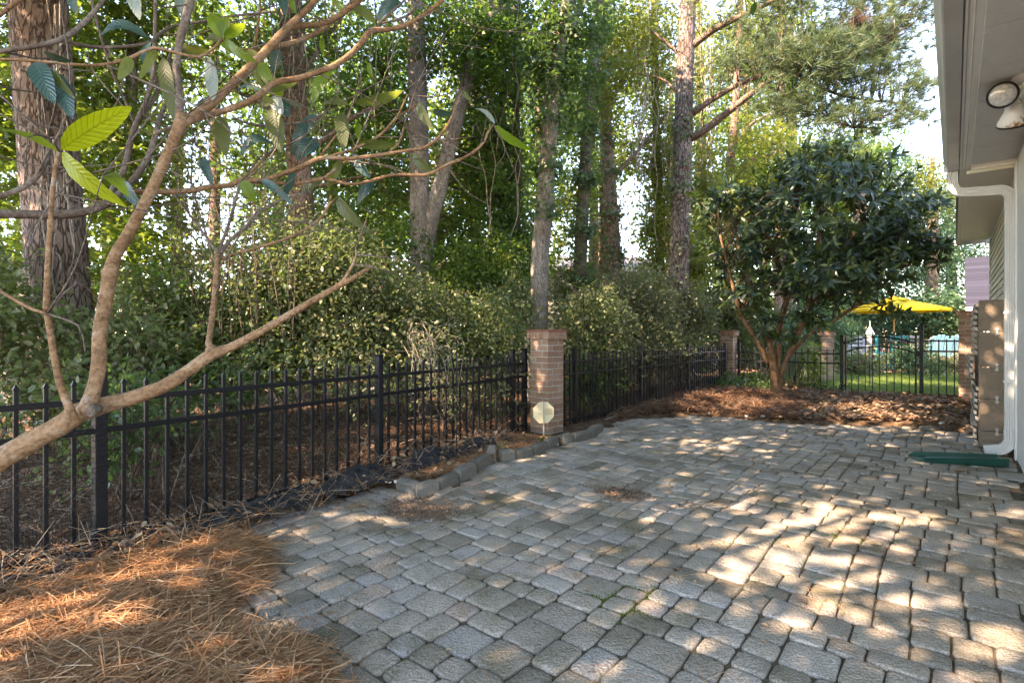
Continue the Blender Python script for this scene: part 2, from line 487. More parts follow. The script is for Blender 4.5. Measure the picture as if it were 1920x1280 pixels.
M['bark_red'] = bark_mat('red_bark', (.06, .038, .027), (.21, .13, .09), (.31, .22, .165), 26, .6)
M['bark_ivy'] = bark_mat('vine_bark', (.04, .03, .02), (.11, .085, .06), (.2, .165, .125), 30, .5)
M['limb'] = surf_mat('smooth_limb', [(0, (.115, .062, .032)), (.4, (.20, .112, .058)), (.7, (.27, .165, .095)), (1, (.30, .25, .20))], scale=7, rough=.8, bump=.5, bump_scale=60, stretch=(1, 1, 2.2), detail=6, speck=(80, .65, 1.15))
M['limb_grey'] = surf_mat('grey_limb', [(0, (.07, .05, .039)), (.5, (.125, .095, .077)), (1, (.21, .18, .155))], scale=9, rough=.85, bump=.5, bump_scale=70, detail=6, speck=(80, .65, 1.15))
M['twig'] = plain('twig', (.105, .075, .055), .9, .2, var=.35)
M['dry_twig'] = plain('dry_twig', (.30, .24, .18), .9, .2, var=.35)
M['leaf_yg'] = leaf_mat('leaf_yellow_green', [(.045, .095, .018), (.065, .12, .022), (.09, .145, .026), (.04, .08, .018), (.13, .155, .03)], (.34, .46, .05), .45)
M['leaf_gold'] = leaf_mat('leaf_gold', [(.07, .11, .02), (.10, .135, .024), (.055, .095, .02), (.14, .14, .03)], (.40, .44, .06), .45)
M['leaf_g'] = leaf_mat('leaf_green', [(.04, .085, .02), (.055, .105, .024), (.075, .13, .026), (.045, .09, .025)], (.22, .40, .05), .42)
M['leaf_ivy'] = leaf_mat('leaf_ivy', [(.028, .07, .025), (.04, .085, .03), (.055, .10, .034), (.07, .11, .04)], (.2, .36, .06), .38, .4, .45)
M['leaf_hedge'] = leaf_mat('leaf_hedge', [(.06, .10, .035), (.09, .13, .05), (.125, .155, .07), (.19, .20, .12), (.07, .115, .04)], (.26, .36, .07), .4, .42, .45)
M['leaf_olive'] = leaf_mat('leaf_olive', [(.10, .115, .055), (.15, .155, .085), (.20, .195, .12), (.08, .10, .045)], (.30, .32, .10), .3, .5, .35)
M['leaf_blue'] = leaf_mat('leaf_blue_green', [(.03, .075, .04), (.045, .10, .05), (.065, .12, .06), (.09, .13, .05)], (.15, .32, .10), .35)
M['needle'] = leaf_mat('pine_needle', [(.028, .062, .03), (.046, .09, .042), (.075, .12, .052), (.12, .13, .055)], (.25, .3, .08), .3, .5)
M['dead_needle'] = leaf_mat('dead_needle', [(.16, .08, .035), (.24, .13, .06)], (.3, .16, .06), .2, .6)
M['loquat'] = leaf_mat('loquat_leaf', [(.016, .038, .026), (.024, .053, .033), (.034, .064, .034), (.05, .082, .03), (.085, .125, .03)], (.16, .26, .03), .18, .4, .42)
M['grass'] = leaf_mat('grass_blade', [(.05, .10, .015), (.075, .13, .02), (.10, .15, .03), (.14, .14, .05)], (.25, .40, .05), .35, .5)
M['pampas'] = leaf_mat('ornamental_grass', [(.10, .14, .075), (.14, .18, .10), (.2, .22, .13)], (.25, .32, .12), .35, .5)
M['lawn'] = surf_mat('lawn_ground', [(0, (.05, .085, .02)), (1, (.085, .12, .03))], scale=14, rough=1, bump=.6, bump_scale=120, spec=.1)
M['yellow'] = leaf_mat('yellow_canvas', [(.66, .42, .02), (.66, .42, .02)], (.7, .42, .02), .25, .7, .2)
M['teal'] = plain('teal_paint', (.0, .16, .17), .5, .4)
M['pale_blue'] = plain('pale_blue_paint', (.085, .20, .25), .55, .35)
M['white_furn'] = plain('white_furniture', (.42, .41, .44), .5, .4)
M['dark_furn'] = plain('dark_furniture', (.02, .02, .025), .5, .4)
M['pole_wood'] = plain('pole_wood', (.42, .25, .12), .6, .3)
M['pink'] = leaf_mat('pink_petal', [(.6, .12, .16), (.7, .2, .25)], (.6, .2, .2), .3)
M['copper_green'] = plain('pale_verdigris', (.36, .46, .43), .5, .4)
M['big_y'] = veined_leaf_mat('backlit_loquat_leaf', (.30, .36, .02), (.17, .22, .015), (.62, .66, .02), .62)  # glow of light through the blade is put into this yellow
M['big_b'] = veined_leaf_mat('blue_loquat_leaf', (.018, .055, .05), (.06, .12, .11), (.08, .18, .05), .12, .36)
M['big_o'] = veined_leaf_mat('olive_loquat_leaf', (.06, .075, .03), (.13, .14, .06), (.28, .34, .05), .4, .5)
M['big_g'] = veined_leaf_mat('green_loquat_leaf', (.07, .13, .015), (.12, .19, .04), (.4, .55, .03), .5, .4)
M['big_w'] = veined_leaf_mat('pale_leaf_underside', (.22, .27, .25), (.33, .37, .34), (.2, .3, .12), .2, .5)
# ---------------------------------------------------------------- ground
def in_poly(x, y, poly):
    poly = np.asarray(poly)
    ins = np.zeros(x.shape, bool)
    n = len(poly); j = n - 1
    for i in range(n):
        xi, yi = poly[i]; xj, yj = poly[j]
        c = ((yi > y) != (yj > y)) & (x < (xj - xi) * (y - yi) / (yj - yi + 1e-12) + xi)
        ins ^= c; j = i
    return ins

def dist_poly(x, y, poly, closed=True):
    poly = np.asarray(poly, float)
    d = np.full(x.shape, 1e9)
    n = len(poly)
    for i in range(n if closed else n - 1):
        a = poly[i]; b = poly[(i + 1) % n]
        ab = b - a
        t = np.clip(((x - a[0]) * ab[0] + (y - a[1]) * ab[1]) / (ab @ ab + 1e-12), 0, 1)
        d = np.minimum(d, np.hypot(x - a[0] - t * ab[0], y - a[1] - t * ab[1]))
    return d

def wav(x, y, s, a, ph=0.0):
    return a * (np.sin(x * s + ph) * np.cos(y * s * 1.13 + ph * 1.7) + .5 * np.sin(x * s * 2.3 + y * s * 1.9 + ph * 2.1))

edge_px = [(400, 1240), (375, 1175), (372, 1120), (420, 1085), (445, 1040), (440, 985), (470, 958), (560, 945), (640, 928), (700, 912), (745, 925), (800, 930), (862, 905), (925, 872),
           (938, 868), (1000, 852), (1054, 830), (1075, 826), (1130, 806), (1165, 790), (1215, 781), (1300, 779), (1380, 784), (1460, 792), (1560, 796), (1680, 800), (1830, 812)]
PATIO = [G(u, v) for u, v in edge_px] + [H(.5, .0, 0)[:2], H(.1, .06, 0)[:2], H(-5, .06, 0)[:2], np.array([-1.0, -.6]), np.array([-1.25, .9]), np.array([-1.1, 1.55])]
PATIO = np.array(PATIO)

def fence_line(x):  # left fence: X = .632 Y - 4.019
    return (x + 4.019) / .632

def bed_z(x, y):
    base = .055 + wav(x, y, 1.3, .018, .4) + wav(x, y, 4.1, .008, 1.2)
    lf = (x - (.632 * y - 4.019))          # >0 on the camera side of the left fence
    base = base - np.clip((y - 5.0) / 2.0, 0, 1) * .04 * (x < 2.5)
    base = base + np.clip(-lf, 0, 4) * .035 * (y < 9)
    return base

gx = np.concatenate([np.linspace(-250, -20, 14), np.linspace(-16, -6, 14), np.arange(-5.5, 10.5, .11), np.linspace(11, 30, 14), np.linspace(40, 250, 10)])
gy = np.concatenate([np.linspace(-60, -3, 10), np.arange(-2, 15, .11), np.linspace(15.5, 40, 22), np.linspace(50, 400, 14)])
XX, YY = np.meshgrid(gx, gy)
ins = in_poly(XX, YY, PATIO)
dd = dist_poly(XX, YY, PATIO)
ZZ = np.where(ins, -.045, np.where(dd < .12, -.045 + (bed_z(XX, YY) + .045) * (dd / .12), bed_z(XX, YY)))
# beyond the gate the ground falls away a little to the lawn
beyond = np.clip(((XX - 5.15) * .638 + (YY - 12.2) * .77) / .8 + .5, 0, 1) * (XX > 2)
ZZ = ZZ * (1 - beyond) + beyond * (-.06)
far = np.clip((np.hypot(XX, YY) - 16) / 8, 0, 1)
ZZ = ZZ * (1 - far) + far * (-.06)
nx = len(gx)
idx = np.arange(len(gy) * nx).reshape(len(gy), nx)
F = np.stack([idx[:-1, :-1], idx[:-1, 1:], idx[1:, 1:], idx[1:, :-1]], -1).reshape(-1, 4)
ground = link('ground', np_mesh('ground', np.stack([XX, YY, ZZ], -1).reshape(-1, 3), F, smooth=True), None, M['litter'])
tag(ground, kind='structure')

# ---------------------------------------------------------------- patio
def patio_z(x, y):
    z = wav(x, y, 2.1, .009, .3) + wav(x, y, 5.2, .004, 2.0)
    for (u, v, dep, rad) in ((790, 950, .045, .28), (1165, 916, .045, .30)):
        c = G(u, v)
        z = z - dep * np.exp(-((x - c[0]) ** 2 + (y - c[1]) ** 2) / (2 * (rad * .6) ** 2))
    return z

patio = tag(thing('patio', None, None), kind='structure')
jx = np.arange(-3.2, 6.6, .1); jy = np.arange(-1, 9.0, .1)
JX, JY = np.meshgrid(jx, jy)
JZ = patio_z(JX, JY) - .015
ji = np.arange(JX.size).reshape(JX.shape)
keep = in_poly(JX, JY, PATIO) & (dist_poly(JX, JY, PATIO) > .0)
Fq = np.stack([ji[:-1, :-1], ji[:-1, 1:], ji[1:, 1:], ji[1:, :-1]], -1).reshape(-1, 4)
Fq = Fq[keep.ravel()[Fq].sum(1) >= 2]
link('joint_sand', np_mesh('joint_sand', np.stack([JX, JY, JZ], -1).reshape(-1, 3), Fq, smooth=True), patio, M['joint'])

def paver_template(lx, ly, h=.05, c=.023, bev=.0085):
    """rounded rectangle, worn edges, slightly domed"""
    def ring(ex, ey, cc, z):
        pts = []
        for sx, sy, a0 in ((1, -1, -90), (1, 1, 0), (-1, 1, 90), (-1, -1, 180)):
            for da in (0, 45, 90):
                a = R(a0 + da)
                pts.append((sx * (ex - cc) + cc * math.cos(a), sy * (ey - cc) + cc * math.sin(a), z))
        return pts
    v = ring(lx / 2, ly / 2, c, -h) + ring(lx / 2, ly / 2, c, -bev * .9) + ring(lx / 2 - bev * .45, ly / 2 - bev * .45, c, -bev * .25) + ring(lx / 2 - bev * 1.6, ly / 2 - bev * 1.6, c * .8, 0.0)
    q = []
    for k in range(3):
        for i in range(12):
            j = (i + 1) % 12
            q += [k * 12 + i, k * 12 + j, k * 12 + 12 + j, k * 12 + 12 + i]
    sizes = [4] * 36 + [12]
    q += list(range(36, 48))
    return np.array(v), np.array(q), np.array(sizes)

UNIT, GAP = .064, .0075
rp = random.Random(5)
NA, NB = 148, 196                      # cells along D2 (a) and D1 (b)
A0, B0 = -3.9, -2.6
filled = np.zeros((NB, NA), bool)
tiles = []
for b in range(NB - 3):
    a = 0; prev_h = 0
    while a < NA:
        if filled[b, a]:
            a += 1; continue
        w = 0
        while a + w < NA and not filled[b, a + w]:
            w += 1
        if w == 1:
            a += 1; continue
        opt = [k for k in (2, 3) if k <= w and w - k != 1]
        if not opt: opt = [w] if w <= 3 else [2]
        tw = rp.choice(opt)
        th = rp.choice((2, 3, 3) if tw == 2 else (2, 2, 3))
        if tw == 3 and th == 3 and rp.random() < .25: th = 2
        if prev_h and rp.random() < .7: th = prev_h
        prev_h = th
        filled[b:b + th, a:a + tw] = True
        tiles.append((a, b, tw, th)); a += tw
tpl = {(w, h): paver_template(w * UNIT - GAP, h * UNIT - GAP) for w in (2, 3) for h in (2, 3)}
tpl_mesh = {}
place = []
for a, b, tw, th in tiles:
    ca = A0 + (a + tw / 2) * UNIT; cb = B0 + (b + th / 2) * UNIT
    # slow drift of the rows, as laid by hand and settled since
    ca += .030 * math.sin(cb * 1.3 + .5) + .012 * math.sin(cb * 3.1)
    cb += .030 * math.sin(ca * 1.5 + 1.0) + .012 * math.sin(ca * 3.7)
    x = D2[0] * ca + D1[0] * cb; y = D2[1] * ca + D1[1] * cb
    place.append((x, y, tw, th))
place = [p for p in place if p[1] > .9 and -3.2 < p[0] < 6.6]
pa = np.array([(p[0], p[1]) for p in place])
ok = in_poly(pa[:, 0], pa[:, 1], PATIO)
place = [p for p, k in zip(place, ok) if k]
# nearest visible ones become parts
def scr(x, y):
    return 960 + FPX * x / y, HOR + FPX * CAM_H / y
vis = []
for i, (x, y, tw, th) in enumerate(place):
    u, v = scr(x, y)
    s = -1
    if -40 < u < 1960 and v < 1330:
        s = tw * th / y ** 3
    vis.append(s)
order = np.argsort(-np.array(vis))
near = set(int(i) for i in order[:300])
base_yaw = math.atan2(D2[1], D2[0])
buckets = {}
for i, (x, y, tw, th) in enumerate(place):
    e = .05
    z = float(patio_z(np.array(x), np.array(y)))
    sx = float(patio_z(np.array(x + e), np.array(y)) - patio_z(np.array(x - e), np.array(y))) / (2 * e)
    sy = float(patio_z(np.array(x), np.array(y + e)) - patio_z(np.array(x), np.array(y - e))) / (2 * e)
    nrm = Vector((-sx + rp.gauss(0, .012), -sy + rp.gauss(0, .012), 1)).normalized()
    yaw = base_yaw + rp.gauss(0, .018)
    ax = Vector((math.cos(yaw), math.sin(yaw), 0)); ax = (ax - nrm * ax.dot(nrm)).normalized()
    ay = nrm.cross(ax)
    z += rp.gauss(0, .0022)
    if i in near:
        key = (tw, th)
        if key not in tpl_mesh:
            tv, tp, ts = tpl[key]
            tpl_mesh[key] = np_mesh('paver', tv, tp, ts, smooth=True)
        o = link('paver', tpl_mesh[key], patio, M['paver'])
        o.matrix_world = Matrix(((ax.x, ay.x, nrm.x, x), (ax.y, ay.y, nrm.y, y), (ax.z, ay.z, nrm.z, z), (0, 0, 0, 1)))
    elif vis[i] > 0 or y < 9:
        buckets.setdefault((tw, th), []).append((x, y, z, ay, nrm))
vv, ff, ss, off = [], [], [], 0
for key, lst in buckets.items():
    tv, tp, ts = tpl[key]
    for x, y, z, ay, nrm in lst:
        ay = np.array(ay); n_ = np.array(nrm); ax = np.cross(ay, n_)
        vv.append(np.array([x, y, z]) + tv[:, :1] * ax + tv[:, 1:2] * ay + tv[:, 2:] * n_)
        ff.append(tp + off); ss.append(ts); off += len(tv)
tag(link('pavers', np_mesh('pavers', np.vstack(vv), np.concatenate(ff), np.concatenate(ss), smooth=True), patio, M['paver']), kind='stuff')

# moss in some joints, chips of debris in the two sunken spots
def flat_scatter(centres, spreads, n, rng=RNG):
    pts = []
    for (c, s, k) in zip(centres, spreads, n):
        pts.append(np.column_stack([rng.normal(c[0], s, k), rng.normal(c[1], s * .9, k)]))
    return np.vstack(pts)
mc = [G(u, v) for u, v in ((1125, 1118), (1160, 1130), (1200, 1110), (1185, 1150), (1480, 1018), (1440, 1010), (1515, 1055), (1465, 1062), (1400, 1040), (1630, 1015), (1505, 990), (1425, 1115), (1560, 1000), (1700, 985), (1620, 905))]
mp = flat_scatter(mc, [.06] * 4 + [.045] * (len(mc) - 4), [1500] * 4 + [500] * (len(mc) - 4))
mz = patio_z(mp[:, 0], mp[:, 1]) - .016 + RNG.random(len(mp)) * .011
ax = rand_dirs(len(mp)); ax[:, 2] = abs(ax[:, 2]) + .3
tag(link('moss', scatter(LEAF4[0], LEAF4[1], np.column_stack([mp, mz]), ax, rand_dirs(len(mp)), .004 + RNG.random(len(mp)) * .007), patio, M['moss']), kind='stuff')
dc = [G(790, 950), G(830, 960), G(1165, 917), G(760, 942)]
dp = flat_scatter(dc, [.12, .08, .11, .1], [2200, 700, 1700, 700])
dz = patio_z(dp[:, 0], dp[:, 1]) + .001 + RNG.random(len(dp)) * .007
ax = rand_dirs(len(dp)); ax[:, 2] *= .25
nn = np.tile([0, 0, 1.0], (len(dp), 1)) + RNG.normal(0, .35, (len(dp), 3))
tag(link('debris', scatter(CHIP[0], CHIP[1], np.column_stack([dp, dz]), ax, nn, .006 + RNG.random(len(dp)) * .012), patio, M['mulch']), kind='stuff')

# ---------------------------------------------------------------- brick pillars
def brick_mesh(l, w, h, b=.004):
    return MB().box((0, 0, 0), (l, w, h), bev=b)
_bm = {}
def add_brick(parent, name, c, size, yaw, mat, rng):
    key = (name,) + tuple(round(s, 3) for s in size)
    if key not in _bm:
        m = MB().box((0, 0, 0), size, bev=.0045)
        me = bpy.data.meshes.new(name); me.from_pydata(m.v, [], m.f); me.update(); me.materials.append(mat); _bm[key] = me
    o = link(name, _bm[key], parent)
    o.location = (c[0] + rng.gauss(0, .0012), c[1] + rng.gauss(0, .0012), c[2] + rng.gauss(0, .0008))
    o.rotation_euler = (0, 0, yaw + rng.gauss(0, .006))
    return o

def pillar(loc, rz, height, label, courses=None, z0=-.05):
    t = thing('brick_pillar', label, 'pillar', (loc[0], loc[1], 0), rz, 'brick pillars of the fence')
    r = random.Random(int(loc[0] * 100))
    side, L, Wd, p = .29, .192, .09, .0705
    top = height - .03 - .088
    core = MB().box((0, 0, (top + z0) / 2), (side - .006, side - .006, top - z0))
    core.box((0, 0, top + .05), (side + .045, side + .045, .09))
    core.build('mortar_core', M['mortar'], t)
    n = int((top - z0) / p)
    for k in range(n):
        zc = top - p * (k + .5)
        fl = k % 2
        for q in range(4):
            a = q * math.pi / 2
            # stretcher along each side starting at the corner, alternate handing: pinwheel
            lx = (side - L) / 2 * (1 if fl else -1)
            ly = -(side - Wd) / 2
            cx, cy = lx * math.cos(a) - ly * math.sin(a), lx * math.sin(a) + ly * math.cos(a)
            add_brick(t, 'brick', (cx, cy, zc), (L, Wd, p - .0095), a, M['brick'], r)
    cs = side + .066
    for q in range(4):
        a = q * math.pi / 2
        m = 5
        w = (cs - .09) / m
        for i in range(m):
            lx = -cs / 2 + .09 * 0 + w * (i + .5); ly = -(cs - .09) / 2
            cx, cy = lx * math.cos(a) - ly * math.sin(a), lx * math.sin(a) + ly * math.cos(a)
            add_brick(t, 'cap_brick', (cx, cy, top + .044), (w - .006, .09, .082), a, M['brick'], r)
    for q in range(4):
        a = q * math.pi / 2
        lx = -.045; ly = -(cs + .014 - .1) / 2
        cx, cy = lx * math.cos(a) - ly * math.sin(a), lx * math.sin(a) + ly * math.cos(a)
        add_brick(t, 'cap_slab', (cx, cy, height - .0135), (cs + .014 - .1 - .003, .1, .027), a, M['brick_red'], r)
    MB().box((0, 0, height - .016), (.2, .2, .02)).build('cap_centre', M['brick_red'], t)
    return t
HYAW = math.atan2(D1[1], D1[0])
pillar((.43, 6.58), HYAW - .10, 1.265, 'nearest brick pillar with the octagonal sign at its foot')
pillar((4.96, 12.22), HYAW, 1.30, 'small brick pillar at the far fence corner behind the loquat')
pillar((8.16, 9.52), HYAW, 1.63, 'tall brown brick pillar beside the wooden screen at the house')
pillar((8.45, 14.3), HYAW + .3, 1.30, 'distant brick pillar seen behind the left gate post')

# ---------------------------------------------------------------- metal fences
def picket_mesh(z0, z1, w=.018):
    m = MB().box((0, 0, (z0 + z1 - .03) / 2), (w, w, z1 - .03 - z0))
    h = w / 2 * 1.45
    m.hexa([(-h, -h, z1 - .03), (h, -h, z1 - .03), (h, h, z1 - .03), (-h, h, z1 - .03), (-h, -h, z1 - .024), (h, -h, z1 - .024), (h, h, z1 - .024), (-h, h, z1 - .024)])
    q = w / 2 * 1.2
    m.add([(-q, -q, z1 - .0238), (q, -q, z1 - .0238), (q, q, z1 - .0238), (-q, q, z1 - .0238), (0, 0, z1)], [(0, 1, 4), (1, 2, 4), (2, 3, 4), (3, 0, 4)])
    me = bpy.data.meshes.new('picket'); me.from_pydata(m.v, [], m.f); me.update(); me.materials.append(M['black'])
    return me
def post_mesh(z0, z1, w=.056):
    m = MB().box((0, 0, (z0 + z1 - .014) / 2), (w, w, z1 - .014 - z0), bev=.003)
    m.box((0, 0, z1 - .007), (w + .008, w + .008, .014), bev=.004)
    me = bpy.data.meshes.new('post'); me.from_pydata(m.v, [], m.f); me.update(); me.materials.append(M['black'])
    return me

def prism_wires(segs, r, name):
    """segs (n,2,3): each a three-sided wire"""
    segs = np.asarray(segs, float)
    d = unit(segs[:, 1] - segs[:, 0])
    ref = np.where(abs(d[:, 2:3]) > .9, np.array([[1.0, 0, 0]]), np.array([[0, 0, 1.0]]))
    s = unit(np.cross(d, ref)); b = np.cross(d, s)
    ring = []
    for a in (0, 2.094, 4.189):
        ring.append(s * math.cos(a) * r + b * math.sin(a) * r)
    V = np.stack([segs[:, e] + ring[k] for e in (0, 1) for k in range(3)], 1).reshape(-1, 3)
    o = np.arange(len(segs))[:, None, None] * 6
    F = (np.array([[0, 1, 4, 3], [1, 2, 5, 4], [2, 0, 3, 5]])[None] + o).reshape(-1, 4)
    return np_mesh(name, V, F)

def hex_wires(p0, p1, z0, z1, cell, rng, sag=.012):
    """chicken wire on the vertical plane p0->p1"""
    p0 = np.array(p0, float); p1 = np.array(p1, float)
    L = np.linalg.norm(p1 - p0); d = (p1 - p0) / L
    nrm = np.array([d[1], -d[0]])
    w = cell; h = cell * .58
    segs = []
    nr = int((z1 - z0) / (h * 1.5)); nc = int(L / w)
    def pt(s, z):
        bul = sag * (math.sin(s * 2.3) * math.sin(z * 5 + s) + .6 * math.sin(s * 7.1 + z * 3))
        return (p0[0] + d[0] * s + nrm[0] * bul, p0[1] + d[1] * s + nrm[1] * bul, z + .02 * math.sin(s * 1.7) * (z - z0) / (z1 - z0))
    for r_ in range(nr):
        z = z0 + r_ * h * 1.5
        of = (r_ % 2) * .5 * w
        for c in range(nc):
            s = c * w + of
            a = pt(s, z); b1 = pt(s + w * .5, z + h * .5); b2 = pt(s + w, z); up = pt(s + w * .5, z + h * 1.5)
            segs += [(a, b1), (b1, b2), (b1, up)]
    return segs

def fence_run(label, p0, p1, posts, zrails, ztop, zpost, group, spacing=.1145, skip=(), zbot=.03, wire=None, z0=-.05, cell=.032, wr=.0016):
    p0 = np.array(p0, float); p1 = np.array(p1, float)
    L = float(np.linalg.norm(p1 - p0)); d = (p1 - p0) / L
    yaw = math.atan2(d[1], d[0])
    t = thing('metal_fence', label, 'fence', (p0[0], p0[1], 0), yaw, group)
    pm = post_mesh(z0, zpost)
    for s in posts:
        o = link('post', pm, t); o.location = (s, 0, 0)
    for z in zrails:
        MB().box((L / 2, 0, z), (L, .028, .03), bev=.003).build('rail', M['black'], t)
    km = picket_mesh(zbot, ztop)
    rr = random.Random(int(L * 100))
    bounds = sorted(posts)
    if bounds[0] > .3: bounds = [0] + bounds
    if bounds[-1] < L - .3: bounds = bounds + [L]
    for a, b in zip(bounds[:-1], bounds[1:]):
        n = max(1, round((b - a) / spacing))
        for i in range(1, n):
            o = link('picket', km, t); o.location = (a + (b - a) * i / n, .0, rr.gauss(0, .002)); o.rotation_euler = (0, 0, 0)
    if wire:
        side = wire.get('side', -1)
        q0, q1 = np.array((0, side * .020)), np.array((L, side * .020))
        segs = hex_wires(q0, q1, wire['z0'], wire['z1'], cell, rr)
        t2 = link('wire_mesh', prism_wires(segs, wr, 'wire_mesh'), t, M['wire'])
        tag(t2, kind='stuff')
        if wire.get('cloth'):
            zt = wire['cloth']; st = .0127
            sg = []
            k = int(L / st)
            for i in range(k):
                s = i * st
                top = zt + .02 * math.sin(s * 1.1) + .006 * math.sin(s * 9)
                sg.append(((s, side * .026 + .006 * math.sin(s * 3), .0), (s + .003 * math.sin(s * 5), side * .028 + .01 * math.sin(s * 4), top)))
            for j in range(int(zt / st) + 1):
                z = j * st
                for i in range(int(L / .25)):
                    f = lambda s: z * (1 + (.02 * math.sin(s * 1.1) + .006 * math.sin(s * 9)) / zt)
                    s0, s1 = i * .25, (i + 1) * .25
                    sg.append(((s0, side * .027 + .006 * math.sin(s0 * 3), f(s0)), (s1, side * .027 + .006 * math.sin(s1 * 3), f(s1))))
            tag(link('wire_cloth', prism_wires(sg, .0008, 'wire_cloth'), t, M['wire']), kind='stuff')
    return t

LP = lambda Y: np.array([.632 * Y - 4.019, Y])
fa, fb = LP(1.35), LP(6.62)
k = math.hypot(.632, 1)
fence_run('black picket fence with chicken wire running left of the nearest brick pillar', fa, fb,
          [(Y - 1.35) * k for Y in (1.42, 2.86, 4.56, 6.36, 6.60)], (.85, .69, .09), .965, 1.035, 'black metal fence runs',
          wire=dict(side=-1, z0=.02, z1=.80, cloth=.23))
ma = np.array([.60, 6.80]); mbv = ma + D1 * 6.42
fence_run('black picket fence running from the nearest brick pillar back to the small far pillar', ma, mbv,
          [.37, 2.30, 4.28, 6.40], (.85, .69, .09), .965, 1.035, 'black metal fence runs', wire=dict(side=-1, z0=.02, z1=.84), cell=.036, wr=.0016)
ba = np.array([5.16, 12.20]); bb = ba + D2 * 2.02
fence_run('open black picket fence behind the loquat trunk, between far pillar and gate', ba, bb,
          [.03], (.81, .62, .06), .925, 1.02, 'black metal fence runs', spacing=.118, z0=-.1, zbot=-.02)
# posts of the gate and the gate itself
gyaw = math.atan2(D2[1], D2[0])
gp = ba + D2 * 2.05
t = thing('gate_post', 'shorter black gate post on the hinge side, left of the arched gate', 'post', (gp[0], gp[1], 0), gyaw, 'posts beside the gate')
link('post', post_mesh(-.12, 1.2, .065), t)
gq = ba + D2 * 3.34
t = thing('gate_post', 'tallest black gate post, right of the arched gate', 'post', (gq[0], gq[1], 0), gyaw, 'posts beside the gate')
link('post', post_mesh(-.12, 1.40, .065), t)
g0 = ba + D2 * 2.10; GL = 1.17
gate = thing('metal_gate', 'black metal garden gate with two arched rails onto the lawn', 'gate', (g0[0], g0[1], 0), gyaw)
for s in (.016, GL - .016):
    link('stile', post_mesh(-.06, 1.19, .032), gate).location = (s, 0, 0)
def arch(zc, ze):
    pts = []
    for i in range(17):
        s = i / 16
        pts.append((s * GL, 0, ze + (zc - ze) * (1 - (2 * s - 1) ** 2)))
    return pts
for zc, ze in ((1.165, 1.03), (.975, .85)):
    MB().tube(arch(zc, ze), .014, 6).build('arched_rail', M['black'], gate)
MB().box((GL / 2, 0, .005), (GL, .026, .03)).build('bottom_rail', M['black'], gate)
gpm = picket_mesh(-.06, 1.275, .016)
for i in range(1, 10):
    link('picket', gpm, gate).location = (GL * i / 10, 0, 0)
hm = MB().box((-.02, 0, 0), (.05, .03, .07))
for z in (.15, 1.05):
    o = MB().box((-.012, 0, z), (.03, .04, .08), bev=.006).build('hinge', M['black'], gate)
MB().box((GL + .012, -.02, .85), (.05, .04, .11), bev=.01).build('latch', M['black'], gate)
fp = ba + D2 * 3.37
fence_run('narrow black fence panel with chicken wire between tall gate post and brown brick pillar', fp, fp + D2 * .58,
          [.56], (1.09, .90, .09), 1.13, 1.31, 'black metal fence runs', spacing=.115, z0=-.1, zbot=.02, wire=dict(side=-1, z0=.05, z1=.42), cell=.03, wr=.0016)

# ---------------------------------------------------------------- edging stones
stones = [(741, 918, 778, 930, 'end stone of the low border, nearest the sunken spot'), (780, 931, 826, 922, None), (828, 921, 862, 903, None), (864, 902, 896, 885, None), (898, 884, 926, 868, None),
          (929, 872, 932, 858, 'edging stone stood on end where the two borders meet'), (940, 866, 968, 862, None), (971, 862, 1001, 854, None), (1004, 853, 1028, 843, None), (1030, 842, 1050, 832, None),
          (1058, 830, 1076, 827, None), (1080, 827, 1110, 819, None), (1112, 818, 1133, 808, None)]
side_words = ['second', 'third', 'fourth', 'fifth']
rs = random.Random(3)
names_l = {1: 'grey edging stone second from the near end of the left border', 2: 'grey edging stone in the middle of the left border', 3: 'grey edging stone fourth from the near end of the left border', 4: 'grey edging stone at the far end of the left border',
           6: 'grey edging stone in front of the pillar, leftmost of its row', 7: 'grey edging stone second from the left in front of the pillar', 8: 'grey edging stone under the octagonal sign', 9: 'grey edging stone at the right front corner of the pillar',
           10: 'small grey edging stone just right of the brick pillar', 11: 'long grey edging stone right of the pillar, middle of three', 12: 'grey edging stone farthest right beyond the pillar'}
for i, (u0, v0, u1, v1, lab) in enumerate(stones):
    a, b = G(u0, v0), G(u1, v1)
    c = (a + b) / 2
    L = np.linalg.norm(b - a); yaw = math.atan2(b[1] - a[1], b[0] - a[0])
    hgt = .105 + rs.gauss(0, .006)
    if i == 5: L, hgt = .1, .17
    m = MB()
    n = 5
    # worn block: rounded cross-section swept along its length with uneven ends
    sec = [(-.042, -.05), (-.046, .0), (-.044, hgt - .03), (-.03, hgt - .008), (0, hgt), (.03, hgt - .006), (.045, hgt - .028), (.047, 0), (.043, -.05)]
    vs, fs = [], []
    for k in range(n):
        s = (k / (n - 1) - .5) * (L - .02)
        sh = 1 - .10 * (abs(k / (n - 1) - .5) * 2) ** 6
        for (q, z) in sec:
            vs.append((s, q * sh + rs.gauss(0, .0015), z * (sh if z > 0 else 1) + rs.gauss(0, .0015)))
    ns = len(sec)
    for k in range(n - 1):
        for j in range(ns - 1):
            fs.append((k * ns + j, (k + 1) * ns + j, (k + 1) * ns + j + 1, k * ns + j + 1))
    fs.append(tuple(range(ns))); fs.append(tuple(reversed(range((n - 1) * ns, n * ns))))
    o = m.add(vs, fs).build('edging_stone', M['edging'], smooth=False)
    nrm = np.array([-math.sin(yaw), math.cos(yaw)])
    o.location = (c[0] + nrm[0] * .045, c[1] + nrm[1] * .045, -.005 + rs.gauss(0, .004)); o.rotation_euler = (rs.gauss(0, .05), rs.gauss(0, .03), yaw)
    tag(o, lab or names_l[i], 'edging stone', 'edging stones along the planting bed')

